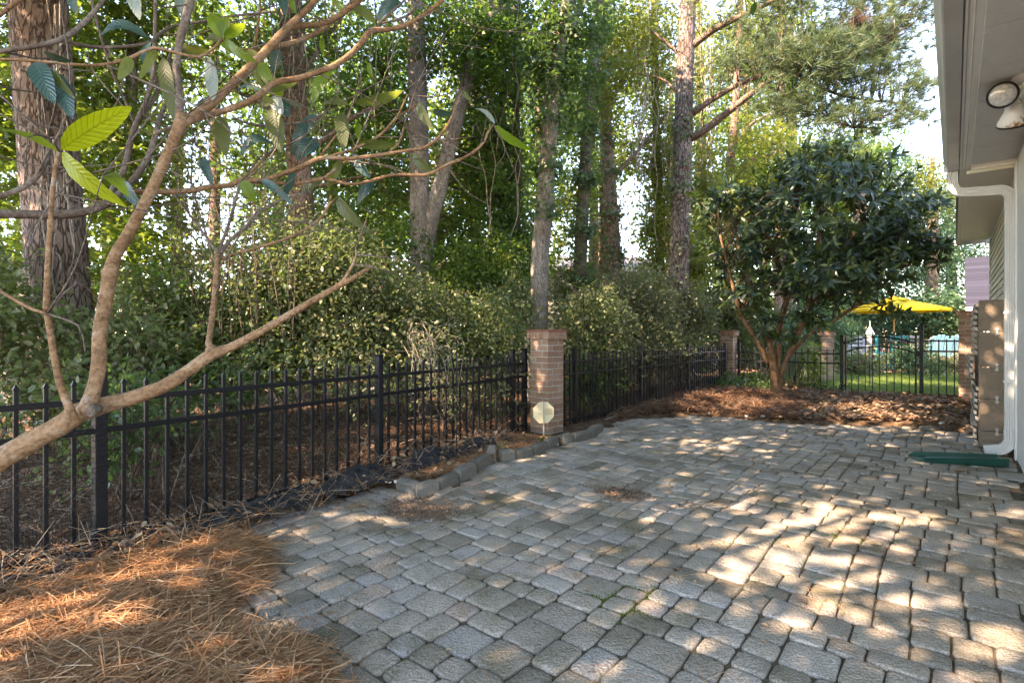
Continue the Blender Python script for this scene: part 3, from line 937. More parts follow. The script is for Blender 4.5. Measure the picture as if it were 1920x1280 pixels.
# ---------------------------------------------------------------- house at right
house = thing('house', 'pale sided house at right with soffit, gutter and white downspout', 'house', tuple(H(0, 0, 0)))
hl = np.array(H(0, 0, 0))
HA, HO = np.array([D1[0], D1[1], 0]), np.array([-D2[0], -D2[1], 0])
def hbox(name, mat, t0, t1, o0, o1, z0, z1, bev=0.0, parent=None):
    c = H((t0 + t1) / 2, (o0 + o1) / 2, (z0 + z1) / 2) - hl
    m = MB().box(c, (abs(t1 - t0), abs(o1 - o0), z1 - z0), ax=HA, ay=HO, bev=bev)
    return m.build(name, mat, parent or house)
hbox('wall', M['white_paint'], -5.0, 0.0, -3.0, .0, -.1, 2.86)
hbox('corner_board', M['white_paint'], -.10, .012, -.075, .014, .0, 2.855, .004)
hbox('sheathing', M['siding'], .0, 6.45, -3.0, -.085, -.1, 3.02)
hbox('corner_board', M['trim'], 6.35, 6.47, -.1, -.05, .02, 3.02)
nb = 27; pitch = (3.0 - .28) / nb
for k in range(nb):                                # lap siding boards
    z = .28 + k * pitch
    def hp(t, o, zz): return H(t, o, zz) - hl
    pts = [hp(.014, -.084, z), hp(6.349, -.084, z), hp(6.349, -.055, z), hp(.014, -.055, z),
           hp(.014, -.084, z + pitch * 1.02), hp(6.349, -.084, z + pitch * 1.02), hp(6.349, -.070, z + pitch * 1.02), hp(.014, -.070, z + pitch * 1.02)]
    MB().hexa([pts[i] for i in (0, 3, 2, 1, 4, 7, 6, 5)]).build('siding_board', M['siding'], house)
hbox('foundation', M['mortar'], .014, 6.45, -.2, -.06, -.1, .278)
# near eave: soffit panels, trim, fascia, gutter
for k in range(9):
    t1 = -.012 - k * .62
    hbox('soffit_panel', M['soffit'], t1 - .615, t1, -.6, .33, 2.915, 2.93)
hbox('soffit_trim', M['trim'], -5.6, .03, .333, .375, 2.895, 2.935, .004)
hbox('soffit_trim', M['trim'], -5.6, .03, .378, .402, 2.885, 2.955, .004)
hbox('fascia', M['trim'], -5.6, .03, .405, .418, 2.89, 3.10)
hbox('frieze_board', M['trim'], -.010, .030, -.05, .332, 2.86, 2.975)
hbox('frieze_trim', M['siding'], -.008, .034, -.04, .365, 2.825, 2.857, .003)
g = MB()
prof = [(.424, 3.05), (.424, 2.90), (.428, 2.885), (.505, 2.885), (.515, 2.892), (.525, 2.935), (.548, 2.975), (.552, 3.04), (.545, 3.055), (.538, 3.055), (.538, 3.035), (.534, 2.98), (.512, 2.935), (.50, 2.90), (.432, 2.897), (.432, 3.05)]
n = len(prof)
vs = [H(t_, o_, z_) - hl for t_ in (-5.6, .03) for (o_, z_) in prof]
g.add(vs, [(i, (i + 1) % n, n + (i + 1) % n, n + i) for i in range(n)] + [tuple(range(n))[::-1], tuple(range(n, 2 * n))])
g.box(H(.032, .487, 2.968) - hl, (.003, .118, .165), ax=HA, ay=HO)
g.build('gutter', M['gutter'], house)
# roofs
def roof(t0, t1, o0, z0, o1, z1, th=.12):
    pts = [H(t0, o0, z0), H(t1, o0, z0), H(t1, o1, z1), H(t0, o1, z1)]
    m = MB().hexa([p - hl for p in pts] + [p + np.array([0, 0, th]) - hl for p in pts])
    return m.build('roof', M['roof'], house)
roof(-5.6, .03, .44, 3.07, -3.2, 4.9)
roof(.036, 6.62, .44, 3.17, -3.2, 5.0)
# far eave
nf = 8
for k in range(nf):
    t0 = .06 + k * (6.5 / nf)
    hbox('soffit_panel', M['trim'], t0, t0 + 6.5 / nf - .006, -.082, .37, 3.03, 3.045)
hbox('soffit_trim', M['trim'], .06, 6.56, .374, .415, 3.015, 3.05)
hbox('fascia', M['black'], .06, 6.56, .418, .44, 3.02, 3.16)
hbox('end_trim', M['white_paint'], 6.565, 6.62, -.1, .46, 2.965, 3.06)
# downspout: fluted rectangular pipe through elbows
def fluted(path, ups, w=.066, d=.088, name='downspout', mat=None, parent=None):
    """path points with 'front' direction per point; cross-section w (t) by d (o), shallow flutes"""
    sec = []
    nfl = 5
    for sgn in (-1, 1):
        xs = np.linspace(-.5, .5, nfl * 3 + 1)
        row = []
        for i, x in enumerate(xs):
            row.append((x * d * sgn, sgn * (w / 2 - (.0045 if i % 3 == 1 else 0))))
        sec += row
    sec = [(a, -b) for a, b in sec]
    vs, fs = [], []
    path = np.array(path)
    tan = np.gradient(path, axis=0); tan = unit(tan)
    for p, tg in zip(path, tan):
        sidev = HA
        dv = np.cross(tg, sidev); dv /= np.linalg.norm(dv)
        for a, b in sec:
            vs.append(p + dv * a + sidev * b - hl)
    ns = len(sec)
    for k in range(len(path) - 1):
        for i in range(ns):
            j = (i + 1) % ns
            fs.append((k * ns + i, k * ns + j, (k + 1) * ns + j, (k + 1) * ns + i))
    fs.append(tuple(range(ns))); fs.append(tuple(reversed(range((len(path) - 1) * ns, len(path) * ns))))
    return MB().add(vs, fs).build(name, mat or M['downspout'], parent or house)
def bend(c, r, a0, a1, t, n=7):
    """arc in the (o,z) plane"""
    return [H(t, c[0] + r * math.cos(R(a)), c[1] + r * math.sin(R(a))) for a in np.linspace(a0, a1, n)]
TD = .085
up = [H(TD, .475, 2.90), H(TD, .475, 2.80)] + bend((.375, 2.76), .10, 0, -80, TD)
ds_elbow = fluted(up + [H(TD, .33, 2.655)], None, name='upper_elbow')
fluted([H(TD, .345, 2.656), H(TD, .15, 2.64)], None, w=.070, d=.092, name='offset_pipe')
fluted([H(TD, .165, 2.642)] + bend((.13, 2.545), .095, 84, 180, TD) + [H(TD, .037, 2.45)], None, w=.072, d=.094, name='lower_elbow')
pipe = fluted([H(TD, .037, 2.46), H(TD, .037, 1.6), H(TD, .037, .9), H(TD, .037, .2)], None, name='downspout')
for z in (1.42, .74):
    m = MB().box(H(TD, .037, z) - hl, (.075, .100, .026), ax=HA, ay=HO)
    m.build('strap', M['downspout'], pipe)
fluted([H(TD, .037, .26), H(TD, .037, .20)] + bend((.155, .175), .118, 180, 250, TD) + [H(TD, .23, .045)], None, w=.074, d=.096, name='foot_elbow')
# flood light under the soffit
fl = tag(link('floodlight', None, house))
lz = 2.915
fy = (lz - CAM_H) * FPX / (HOR - 140)
fx = np.array([(1940 - 960) / FPX * fy, fy, lz])
fl.location = fx - hl
MB().lathe((0, 0, -.001), [(.115, 0), (.12, -.012), (.10, -.024), (.03, -.03)], 32).build('mount_plate', M['trim'], fl, True)
def lamp_head(d, out, k=1.42):
    d = np.array(d, float); d = d / np.linalg.norm(d); out = np.array(out, float)
    prof = [(.012, 0), (.026, .012), (.033, .04), (.036, .06), (.046, .085), (.056, .105), (.058, .120), (.054, .124)]
    h = MB().lathe(out, [(r * k, z * k) for r, z in prof], 32, az=d).build('lamp_head', M['rust'], fl, True)
    c = out + d * .1215 * k
    MB().lathe(c, [(r * k, z * k) for r, z in [(.057, 0), (.060, .004), (.056, .009), (.052, .006)]], 32, az=d).build('rim', M['black'], h, True)
    MB().lathe(c + d * .001, [(r * k, z * k) for r, z in [(.0525, 0), (.05, .006), (.035, .012), (.001, .015)]], 32, az=d).build('lens', M['lens'], h, True)
    MB().tube([(0, 0, -.02), out * .6 + np.array([0, 0, -.02]), out + d * .01], [.018, .018, .016], 10).build('arm', M['trim'], fl, True)
lamp_head((-.62, -.72, -.30), (-.035, .20, -.05))
lamp_head((.30, .42, -.86), (-.01, .13, -.10))

# wooden screen box beside the downspout
scr_t = thing('wooden_screen', 'weathered wooden screen of stacked boards and slats behind the downspout', 'screen', tuple(H(.47, .1, 0)))
sl0 = H(.47, .1, 0)
rw = random.Random(9)
zs = [0.02, .185, .52, .86, 1.235, 1.575]
for z0, z1 in zip(zs[:-1], zs[1:]):
    m = MB().box(H(.482, .095, (z0 + z1) / 2) - sl0, (.024, .31, z1 - z0 - .006), ax=HA, ay=HO, bev=.003)
    m.build('board', M['wood'], scr_t)
for z in zs[1:-1]:
    m = MB().box(H(.467, .115, z) - sl0, (.012, .022, .085), ax=HA, ay=HO, bev=.003)
    m.box(H(.464, .115, z + .025) - sl0, (.016, .03, .014), ax=HA, ay=HO)
    m.box(H(.464, .115, z - .025) - sl0, (.016, .03, .014), ax=HA, ay=HO)
    m.build('bracket', M['galv'], scr_t)
for k in range(24):
    z = .05 + k * .064
    out = .282 + rw.gauss(0, .006) + (.035 if 10 <= k <= 14 else 0)
    t1 = 1.9 + rw.gauss(0, .05)
    m = MB().box(H((.50 + t1) / 2, out, z) - sl0, (t1 - .50, .028, .040), ax=HA, ay=HO + np.array([0, 0, .35]), bev=.003)
    m.build('slat', M['slat'], scr_t)
for t_ in (.52, 1.2, 1.85):
    MB().box(H(t_, .245, .79) - sl0, (.05, .03, 1.56), ax=HA, ay=HO).build('upright', M['wood'], scr_t)

# splash block
sb0 = G(1880, 872, .0); sb1 = G(1712, 862, .0)
c = (sb0 + sb1) / 2; yaw = math.atan2(*(sb1 - sb0)[::-1])
L = float(np.linalg.norm(sb1 - sb0))
m = MB()
secs = [(0, .10, .075), (.25, .105, .07), (.7, .125, .06), (.93, .135, .05), (1.0, .115, .018)]
vs, fs = [], []
for s, hw, hh in secs:
    x = (s - .5) * L
    vs += [(x, -hw, 0), (x, -hw - .006, hh), (x, -hw + .012, hh + .004), (x, -hw + .03, .018), (x, hw - .03, .018), (x, hw - .012, hh + .004), (x, hw + .006, hh), (x, hw, 0)]
ns = 8
for k_ in range(len(secs) - 1):
    for i in range(ns):
        j = (i + 1) % ns
        fs.append((k_ * ns + j, k_ * ns + i, (k_ + 1) * ns + i, (k_ + 1) * ns + j))
fs += [tuple(range(ns)), tuple(reversed(range((len(secs) - 1) * ns, len(secs) * ns)))]
o = m.add(vs, fs).build('splash_block', M['green_plastic'])
o.location = (c[0], c[1], .006); o.rotation_euler = (0, 0, yaw)
tag(o, 'dark green plastic splash block on the pavers under the downspout', 'splash block')

# ---------------------------------------------------------------- sign, rods, hook
sg = P(1019, 773, 6.02)
sign = thing('yard_sign', 'tan octagonal sign on a stake seen from behind, before the brick pillar', 'sign', (sg[0], sg[1], 0.0), .12)
m = MB()
rr = .128
oct_ = [(rr * math.cos(R(22.5 + 45 * i)), rr * math.sin(R(22.5 + 45 * i))) for i in range(8)]
zc = sg[2]
m.add([(x, -.003, zc + z) for x, z in oct_] + [(x, .003, zc + z) for x, z in oct_], [tuple(range(8)), tuple(reversed(range(8, 16)))] + [(i, 8 + i, 8 + (i + 1) % 8, (i + 1) % 8) for i in range(8)])
pl = m.build('sign_plate', M['sign'], sign)
MB().box((.060, -.0055, zc + .01), (.085, .004, .075)).build('faded_label', M['sign_print'], sign)
MB().box((-.045, -.0055, zc - .012), (.055, .003, .006)).build('faded_line', M['sign_print'], sign)
MB().box((0, -.012, (zc + .125) / 2), (.012, .014, zc + .125)).build('stake', M['galv'], sign)
rd = G(856, 862, .03)
o = MB().tube([(0, 0, -.05), (.004, 0, .55), (-.002, 0, 1.13)], .005, 6).build('metal_rod', M['black'])
o.location = (rd[0], rd[1], 0.03)
tag(o, 'thin dark metal rod standing upright in front of the left fence', 'garden stake')
hk = thing('shepherd_hook', 'tall black double shepherd hook standing behind the fence right of the pillar', 'plant hook', ((1094 - 960) / FPX * 8.4, 8.4, 0))
MB().tube([(0, 0, -.1), (.01, 0, 1.0), (0, 0, 1.86)], .007, 6).build('pole', M['black'], hk)
for sx in (-1, 1):
    pts = [(0, 0, 1.7), (sx * .01, 0, 1.82)] + [(sx * (.075 - .065 * math.cos(R(a))), 0, 1.86 + .075 * math.sin(R(a))) for a in range(0, 181, 30)] + [(sx * .155, 0, 1.80), (sx * .19, 0, 1.76)]
    q, r_ = resample(pts, [.006] * len(pts), .02)
    MB().tube(q, r_, 6).build('hook_arm', M['black'], hk)

# ---------------------------------------------------------------- beyond the fence: neighbour buildings
nh = thing('house', 'beige neighbouring house with grey roof glimpsed between the tree trunks', 'house', (3.0, 23.0, 0), .12)
MB().box((0, 3.5, 2.0), (9.5, 7, 4.3)).build('wall', M['stucco'], nh)
m = MB()
m.add([(-5.2, -.6, 4.05), (5.2, -.6, 4.05), (5.2, 7.6, 4.05), (-5.2, 7.6, 4.05), (-3.2, 3.5, 5.15), (3.6, 3.5, 5.15)], [(0, 1, 5, 4), (1, 2, 5), (2, 3, 4, 5), (3, 0, 4), (3, 2, 1, 0)])
m.build('roof', M['roof'], nh)
MB().box((0, -.55, 4.0), (10.4, .12, .18)).build('eave_board', M['white_paint'], nh)
for x in (-3.4, -.75, 2.2):
    w = MB()
    for sx in (-1, 1): w.box((x + sx * .52, -.03, 2.95), (.1, .08, 1.7))
    for z in (2.13, 2.95, 3.77): w.box((x, -.03, z), (.94, .08, .09))
    fr = w.build('window', M['white_paint'], nh)
    MB().box((x, -.008, 2.95), (.94, .03, 1.6)).build('pane', M['glass'], fr)
nr = thing('house', 'distant house with blue grey shingle roof at the far right', 'house', (16.3, 17.4, 0), HYAW - math.pi / 2)
MB().box((1.6, 2, 1.0), (4, 4, 2.2)).build('wall', M['stucco'], nr)
rows = 16
for k_ in range(rows):
    z = 2.15 + k_ * .115; y = -.45 + k_ * .13
    MB().box((1.3, y + .08, z + .06), (4.9, .17, .03), ay=(0, .75, .66), az=(0, -.66, .75)).build('shingle_course', M['roof_blue'], nr)
m = MB().add([(-1.1, -.45, 2.1), (3.7, -.45, 2.1), (3.7, 1.7, 4.0), (-1.1, 1.7, 4.0), (-1.1, 4, 2.1), (3.7, 4, 2.1)], [(0, 1, 2, 3), (3, 2, 5, 4), (1, 0, 4, 5), (0, 3, 4), (1, 5, 2)])
m.build('roof', M['roof_blue'], nr)
MB().box((1.3, -.55, 2.06), (4.9, .13, .14), bev=.01).build('gutter', M['white_paint'], nr)
# ---------------------------------------------------------------- foliage tools
DENS = 2.0
def blob(u, v, Y, ru, rv, dY):
    c = P(u, v, Y)
    return c, np.array([ru * Y / FPX, dY, rv * Y / FPX])

def clumps(c, r, n, rng):
    p = rand_dirs(n, rng) * (rng.random((n, 1)) ** .45)
    return c + p * r

def leaves_mesh(name, cen, per, sig, size, tpl, rng, flat=.55, droop=.35, up=.9, size_var=.35):
    n = len(cen) * per
    base = np.repeat(cen, per, axis=0)
    off = rng.normal(0, 1, (n, 3)) * np.array([sig, sig, sig * flat])
    pos = base + off
    axis = unit(off + 1e-4) + rng.normal(0, .5, (n, 3))
    axis[:, 2] -= droop
    nor = rng.normal(0, .55, (n, 3)); nor[:, 2] += up
    return scatter(tpl[0], tpl[1], pos, axis, nor, size * (1 + rng.normal(0, size_var * .6, n).clip(-.6, .8)), name=name)

def leaf_count(r, size, lai):
    return max(60, int(math.pi * r[0] * r[2] * lai * DENS / (.33 * size * size)))

def crown(parent, blobs, mat, tpl, size, lai, seed, sig=.2, name='crown', clump_leaves=26, hang=.35, flat=.6, gaps=None):
    rng = np.random.default_rng(seed)
    C_ = []
    for b in blobs:
        c, r = b[:2]
        k = b[2] if len(b) > 2 else 1.0
        n = max(3, int(leaf_count(r, size, lai * k) / clump_leaves))
        C_.append(clumps(c, r, n, rng))
    cen = np.vstack(C_)
    if gaps is not None:
        cen = gaps(cen)
    me = leaves_mesh(name, cen, clump_leaves, sig, size, tpl, rng, droop=hang, flat=flat)
    o = link(name, me, parent, mat)
    o['kind'] = 'stuff'
    return cen

def limb(parent, name, pts, rad, mat, n=9, step=.08, wob=.05, seed=1, jit=0.0):
    q, r_ = resample(pts, rad, step)
    rng = np.random.default_rng(seed)
    if jit:
        q = q + np.cumsum(rng.normal(0, jit, q.shape), 0) * np.linspace(0, 1, len(q))[:, None]
    v, f = tube_geo(q, r_, n, wob, rng)
    return MB().add(v, f).build(name, mat, parent, smooth=True)

def px_path(pts, Y0, Y1=None):
    Y1 = Y0 if Y1 is None else Y1
    n = len(pts)
    Ys = [Y0 + (Y1 - Y0) * i / (n - 1) for i in range(n)]
    return [P(p[0], p[1], y) for p, y in zip(pts, Ys)], [p[2] / 2 * y / FPX for p, y in zip(pts, Ys)]

def twigs_to(parent, cen, src, mat, rng, k=40, r0=.012, name='twigs'):
    """thin twigs from points on the limbs to leaf clumps: ONE part"""
    m = MB()
    src = np.asarray(src)
    pick = rng.choice(len(cen), size=min(k, len(cen)), replace=False)
    for i in pick:
        c = cen[i]
        d = np.linalg.norm(src - c + np.array([0, 0, .6]), axis=1)
        s = src[np.argmin(d)]
        L = np.linalg.norm(c - s)
        if L < .1: continue
        mid = (s + c) / 2 + rng.normal(0, .06 * L, 3) + np.array([0, 0, .05 * L])
        q, r_ = resample([s, mid, c], [r0 * min(1.6, .5 + L * .35), r0 * .6, r0 * .2], .2)
        m.tube(q, r_, 4)
    if m.n:
        o = m.build(name, mat, parent, smooth=True); o['kind'] = 'stuff'

def ivy(parent, pts, rad, f0, f1, n, size, seed, spread=.10, mat='leaf_ivy', name='ivy', tpl=STAR10, lump=True):
    rng = np.random.default_rng(seed)
    q, r_ = resample(pts, rad, .1)
    m = len(q)
    t = f0 + (f1 - f0) * rng.random(n)
    if lump:
        t = t + .012 * np.sin(t * 70) 
    i = np.clip((t * (m - 1)).astype(int), 0, m - 1)
    a = rng.random(n) * 2 * math.pi
    rr = r_[i] + np.abs(rng.normal(0, spread, n)) * (.6 + .6 * np.abs(np.sin(t * 23 + seed)))
    out = np.stack([np.cos(a), np.sin(a), np.zeros(n)], 1)
    pos = q[i] + out * rr[:, None] + rng.normal(0, .03, (n, 3))
    axis = out * .4 + rng.normal(0, .45, (n, 3)); axis[:, 2] -= .8
    nor = out + rng.normal(0, .35, (n, 3)); nor[:, 2] += .3
    o = link(name, scatter(tpl[0], tpl[1], pos, axis, nor, size * (1 + rng.normal(0, .25, n)).clip(.4, 1.7), name=name), parent, M[mat])
    o['kind'] = 'stuff'
    return o

def hanging_vines(parent, specs, seed, mat_l='leaf_ivy', mat_s='dry_twig', size=.05, per_m=22):
    """bare and leafy strands hanging from above: (x, y, ztop, zbottom)"""
    rng = np.random.default_rng(seed)
    m = MB(); P_, A_ = [], []
    for (x, y, zt, zb) in specs:
        n = max(3, int((zt - zb) / .5))
        pts = [np.array([x + rng.normal(0, .06), y + rng.normal(0, .06), zt + (zb - zt) * i / n]) for i in range(n + 1)]
        q, r_ = resample(pts, [.007] * len(pts), .15)
        m.tube(q, r_, 4)
        k = int((zt - zb) * per_m)
        i = rng.integers(0, len(q), k)
        P_.append(q[i] + rng.normal(0, .06, (k, 3)))
    o = m.build('vine', M[mat_s], parent, smooth=True); o['kind'] = 'stuff'
    pos = np.vstack(P_)
    ax = rng.normal(0, .6, pos.shape); ax[:, 2] -= .7
    o = link('vine_leaves', scatter(OVAL6[0], OVAL6[1], pos, ax, rand_dirs(len(pos), rng), size * (.6 + .8 * rng.random(len(pos))), name='vine_leaves'), parent, M[mat_l])
    o['kind'] = 'stuff'

TREES = 'trees beyond the fence'
# rays of sunlight that reach the ground: (ground x, y, radius of the opening, share of leaves lost)
SUNV = np.array(SUN_DIR)
SPOTS = [(*G(u, v), r, k) for u, v, r, k in (
    (1265, 830, .22, .97), (1245, 925, .20, .95), (1420, 940, .26, .95), (1440, 1060, .30, .98), (1500, 1035, .26, .95), (1540, 985, .2, .9), (1330, 1075, .2, .8), (1600, 1010, .18, .8),
    (1690, 1180, .26, .98), (1800, 1215, .26, .95), (1870, 1150, .22, .85), (1600, 945, .16, .85), (1500, 800, .15, .95), (1620, 820, .16, .9), (1380, 835, .12, .9), (1810, 960, .15, .8),
    (850, 955, .12, .9), (730, 1075, .12, .7), (545, 1225, .26, .95), (150, 1260, .34, .95), (330, 1230, .22, .95), (60, 1140, .2, .9), (330, 1060, .2, .9), (1740, 1010, .15, .8),
    (1500, 768, .2, .97), (1620, 757, .26, .97), (1740, 765, .2, .95), (1660, 715, 1.2, .97), (1580, 720, .8, .9))]
SPOTS += [(*LP(Y), .22, .95) for Y in (2.6, 3.0, 3.6, 4.6, 5.5)]
hs = np.random.default_rng(77)
for _ in range(44):       # broken sun on the hedge and on the trunks behind it
    u, Y, z = hs.uniform(40, 1400), hs.uniform(5.0, 11.5), hs.uniform(.7, 3.4)
    x = (u - 960) / FPX * Y
    SPOTS.append((x - SUNV[0] / SUNV[2] * z, Y - SUNV[1] / SUNV[2] * z, hs.uniform(.25, .5), .95))
for tt_, zz_, rr_ in ((.9, 1.9, .16), (1.6, 2.3, .18), (2.6, 1.6, .22), (3.6, 2.2, .25), (5.0, 1.8, .3)):
    p_ = H(tt_, 0, zz_)
    SPOTS.append((p_[0] - SUNV[0] / SUNV[2] * zz_, p_[1] - SUNV[1] / SUNV[2] * zz_, rr_, .9))
SPOT_A = np.array(SPOTS)
def gap_filter(cen, seed=5, widen=1.0):
    rng = np.random.default_rng(seed)
    t = cen[:, 2] / SUNV[2]
    g = cen[:, :2] - SUNV[None, :2] * t[:, None]
    keep = np.ones(len(cen), bool)
    for x, y, r, k in SPOT_A:
        d = np.hypot(g[:, 0] - x, g[:, 1] - y)
        keep &= ~((d < (r * .95 + .15) * widen) & (rng.random(len(cen)) < k))
    return cen[keep]

# ---------------------------------------------------------------- trees beyond the fence
t = thing('pine_tree', 'thick pine trunk with deep plated bark at the far left behind the fence', 'tree', (-5.0, 5.6, 0), 0, TREES)
T0 = np.array((-5.0, 5.6, 0))
def tpath(pts, Y0, Y1, base):
    q, r_ = px_path(pts, Y0, Y1)
    return [p - base for p in q], r_
q, r_ = tpath([(150, 860, 128), (136, 720, 112), (118, 600, 98), (103, 430, 92), (88, 230, 90), (72, 0, 88), (58, -300, 84), (48, -900, 66)], 5.6, 5.6, T0)
limb(t, 'trunk', q, r_, M['bark_pine'], 26, .06, .022, 3)
rv = np.random.default_rng(4)
m = MB()
for k_ in range(9):
    u0 = rv.uniform(50, 120)
    pts = []
    v0 = rv.uniform(300, 650)
    for j in range(7):
        v_ = v0 - j * rv.uniform(50, 90)
        uc = 90 + (v_ - 230) * .08
        pts.append(P(uc + (u0 - 90) * 1.0 + rv.normal(0, 9), v_, 5.6 - .24 * math.cos((u0 - 90) / 46 * 1.3) - .02) - T0)
    a_, b_ = resample(pts, [.006 + .004 * rv.random()] * len(pts), .06)
    m.tube(a_, b_, 5)
o = m.build('climbing_stems', M['bark_grey'], t, True); o['kind'] = 'stuff'
crown(t, [(np.array([-6.0, 7.0, 10.5]) - T0, np.array([3.5, 3.0, 2.0]), .5)], M['leaf_g'], LEAF4, .2, .9, 21, .3, gaps=lambda c: gap_filter(c + T0) - T0)

t = thing('pine_tree', 'grey trunk half hidden directly behind the thick left pine', 'tree', (-6.3, 7.0, 0), 0, TREES)
q, r_ = tpath([(45, 800, 84), (52, 640, 66), (66, 540, 54), (90, 300, 44), (80, -200, 36)], 7.0, 7.0, np.array((-6.3, 7.0, 0)))
limb(t, 'trunk', q, r_, M['bark_grey'], 16, .1, .03, 5)

def make_tree(label, base_px, Y, trunks, bark, blobs, leaf, size, lai, seed, name='broadleaf_tree', tpl=STAR10, sig=.2, boughs=(), ivy_spec=None, twigk=60, clump_leaves=34, hang=.35, Y1=None, gap=False, bstep=.12, wob=.035):
    bx = (base_px - 960) / FPX * Y
    b = np.array([bx, Y, 0.0])
    t = thing(name, label, 'tree', tuple(b), 0, TREES)
    src = []
    for i, tr in enumerate(trunks):
        q, r_ = tpath(tr, Y, Y1 or Y, b)
        limb(t, 'trunk' if i == 0 else 'limb', q, r_, M[bark], 16 if i == 0 else 12, bstep, wob, seed + i)
        a_, _ = resample(q, r_, .25); src.append(a_)
    for i, (pts, Ya, Yb) in enumerate(boughs):
        q, r_ = px_path(pts, Ya, Yb); q = [p - b for p in q]
        limb(t, 'branch', q, r_, M[bark], 7, .12, .05, seed + 20 + i)
        a_, _ = resample(q, r_, .25); src.append(a_)
    src = np.vstack(src)
    bl = []
    for s in blobs:
        c, r = blob(*s[:6]); bl.append((c - b, r, s[6] if len(s) > 6 else 1.0))
    if bl:
        cen = crown(t, bl, M[leaf], tpl, size, lai, seed + 50, sig * .8, clump_leaves=clump_leaves, hang=hang, gaps=(lambda c: gap_filter(c + b) - b) if gap else None)
        twigs_to(t, cen, src, M['twig'] if bark != 'bark_red' else M['twig'], np.random.default_rng(seed + 70), twigk)
    if ivy_spec:
        for k_, sp in enumerate(ivy_spec):
            tr = trunks[sp.get('trunk', 0)]
            q, r_ = tpath(tr, Y, Y1 or Y, b)
            ivy(t, q, r_, sp['f0'], sp['f1'], sp['n'], sp.get('size', .08), seed + 90 + k_, sp.get('spread', .1), sp.get('mat', 'leaf_ivy'))
    return t, b

# left sweetgum with lobed leaves
make_tree('bright green broadleaf tree with lobed leaves between the two left pine trunks', 250, 8.6,
    [[(250, 780, 26), (252, 500, 22), (246, 250, 20), (250, 0, 18), (256, -400, 14)]], 'bark_grey',
    [(110, 130, 8.2, 170, 200, 1.2, 1.0), (230, 330, 8.0, 150, 120, 1.0, .85), (170, 500, 7.4, 190, 110, .9, 1.0), (20, 350, 8.4, 70, 240, 1.0, 1.0),
     (300, 60, 9.0, 120, 110, 1.1, .8), (345, 480, 8.2, 60, 90, .8, .55), (330, 250, 9.4, 70, 90, .6, .35), (430, 60, 9.6, 90, 70, .8, .4), (420, 250, 10.2, 70, 120, .8, .22)],
    'leaf_yg', .105, 1.55, 31, sig=.17,
    boughs=[([(250, 420, 9), (300, 330, 8), (350, 240, 6), (400, 170, 4)], 8.6, 9.2), ([(250, 300, 9), (180, 220, 7), (90, 170, 4)], 8.6, 8.2), ([(252, 520, 9), (180, 490, 7), (100, 470, 4)], 8.6, 7.6), ([(252, 560, 7), (330, 500, 5), (380, 470, 3)], 8.6, 8.2)], twigk=150)

make_tree('reddish trunk behind the bare foreground branches, left of the twin trunk', 572, 9.4,
    [[(580, 800, 52), (576, 600, 46), (572, 450, 44), (562, 330, 42), (553, 180, 42), (545, 0, 40), (538, -350, 34)]], 'bark_red',
    [(500, 90, 10.2, 110, 140, 1.2, .5), (620, 130, 10.6, 110, 150, 1.2, .6), (640, 330, 10.4, 110, 120, 1.0, .75), (500, 330, 10.5, 60, 90, .8, .45), (560, 480, 9.6, 140, 90, .9, 1.0), (690, 480, 10, 90, 110, .8, 1.0), (455, 480, 10.5, 60, 60, .8, .45)],
    'leaf_g', .085, 1.15, 41, sig=.2, boughs=[([(560, 300, 14), (610, 260, 10), (680, 210, 7), (735, 190, 4)], 9.4, 10), ([(556, 250, 12), (500, 200, 9), (440, 170, 6)], 9.4, 10), ([(560, 150, 10), (600, 90, 7), (650, 20, 5)], 9.4, 10.2), ([(566, 350, 9), (620, 345, 7), (700, 325, 5)], 9.4, 9.8)],
    ivy_spec=[dict(f0=.45, f1=.72, n=500, size=.075, spread=.05)], twigk=170)

make_tree('pale twin trunk forking low, one stem upright and one leaning right', 788, 10.2,
    [[(788, 790, 46), (789, 600, 40), (788, 480, 36), (786, 300, 36), (783, 150, 34), (780, 0, 32), (776, -350, 28)], [(792, 560, 38), (800, 450, 30), (822, 360, 28), (845, 270, 27), (868, 180, 26), (893, 100, 24), (925, 20, 22), (975, -120, 18)]], 'bark_grey',
    [(830, 70, 10.6, 80, 110, .9, .9), (905, 90, 10.3, 70, 110, .8, 1.25), (720, 120, 11, 80, 160, 1.0, .7), (740, 330, 11.5, 60, 140, .8, .7), (890, 300, 11.2, 60, 130, .8, 1.1), (860, 480, 11.4, 90, 90, .9, 1.2)],
    'leaf_g', .085, 1.35, 51, sig=.2, boughs=[([(786, 300, 9), (760, 230, 7), (720, 150, 4)], 10.2, 10.8), ([(893, 100, 9), (960, 60, 7), (1060, 20, 5)], 10.2, 10)],
    ivy_spec=[dict(f0=.62, f1=.95, n=900, size=.08, spread=.08, trunk=1), dict(f0=.05, f1=.3, n=500, size=.08, spread=.07)], twigk=150)

make_tree('vine wrapped slender tree standing between the twin trunk and the pillar trunk', 945, 11.6,
    [[(947, 780, 18), (946, 560, 14), (940, 400, 12), (936, 260, 11), (946, 80, 10), (955, -150, 9)], [(960, 780, 14), (968, 480, 11), (972, 300, 10), (968, 100, 9), (980, -100, 7)]], 'bark_ivy',
    [(950, 90, 11.4, 60, 110, .8, 1.2), (930, 300, 11.8, 55, 130, .8, 1.3), (960, 470, 11.5, 50, 110, .7, 1.5), (905, 530, 11.0, 60, 70, .7, 1.4)],
    'leaf_ivy', .085, 1.5, 61, sig=.16, ivy_spec=[dict(f0=.1, f1=.95, n=2400, size=.08, spread=.14), dict(f0=.1, f1=.8, n=900, size=.08, spread=.1, trunk=1)], twigk=60)

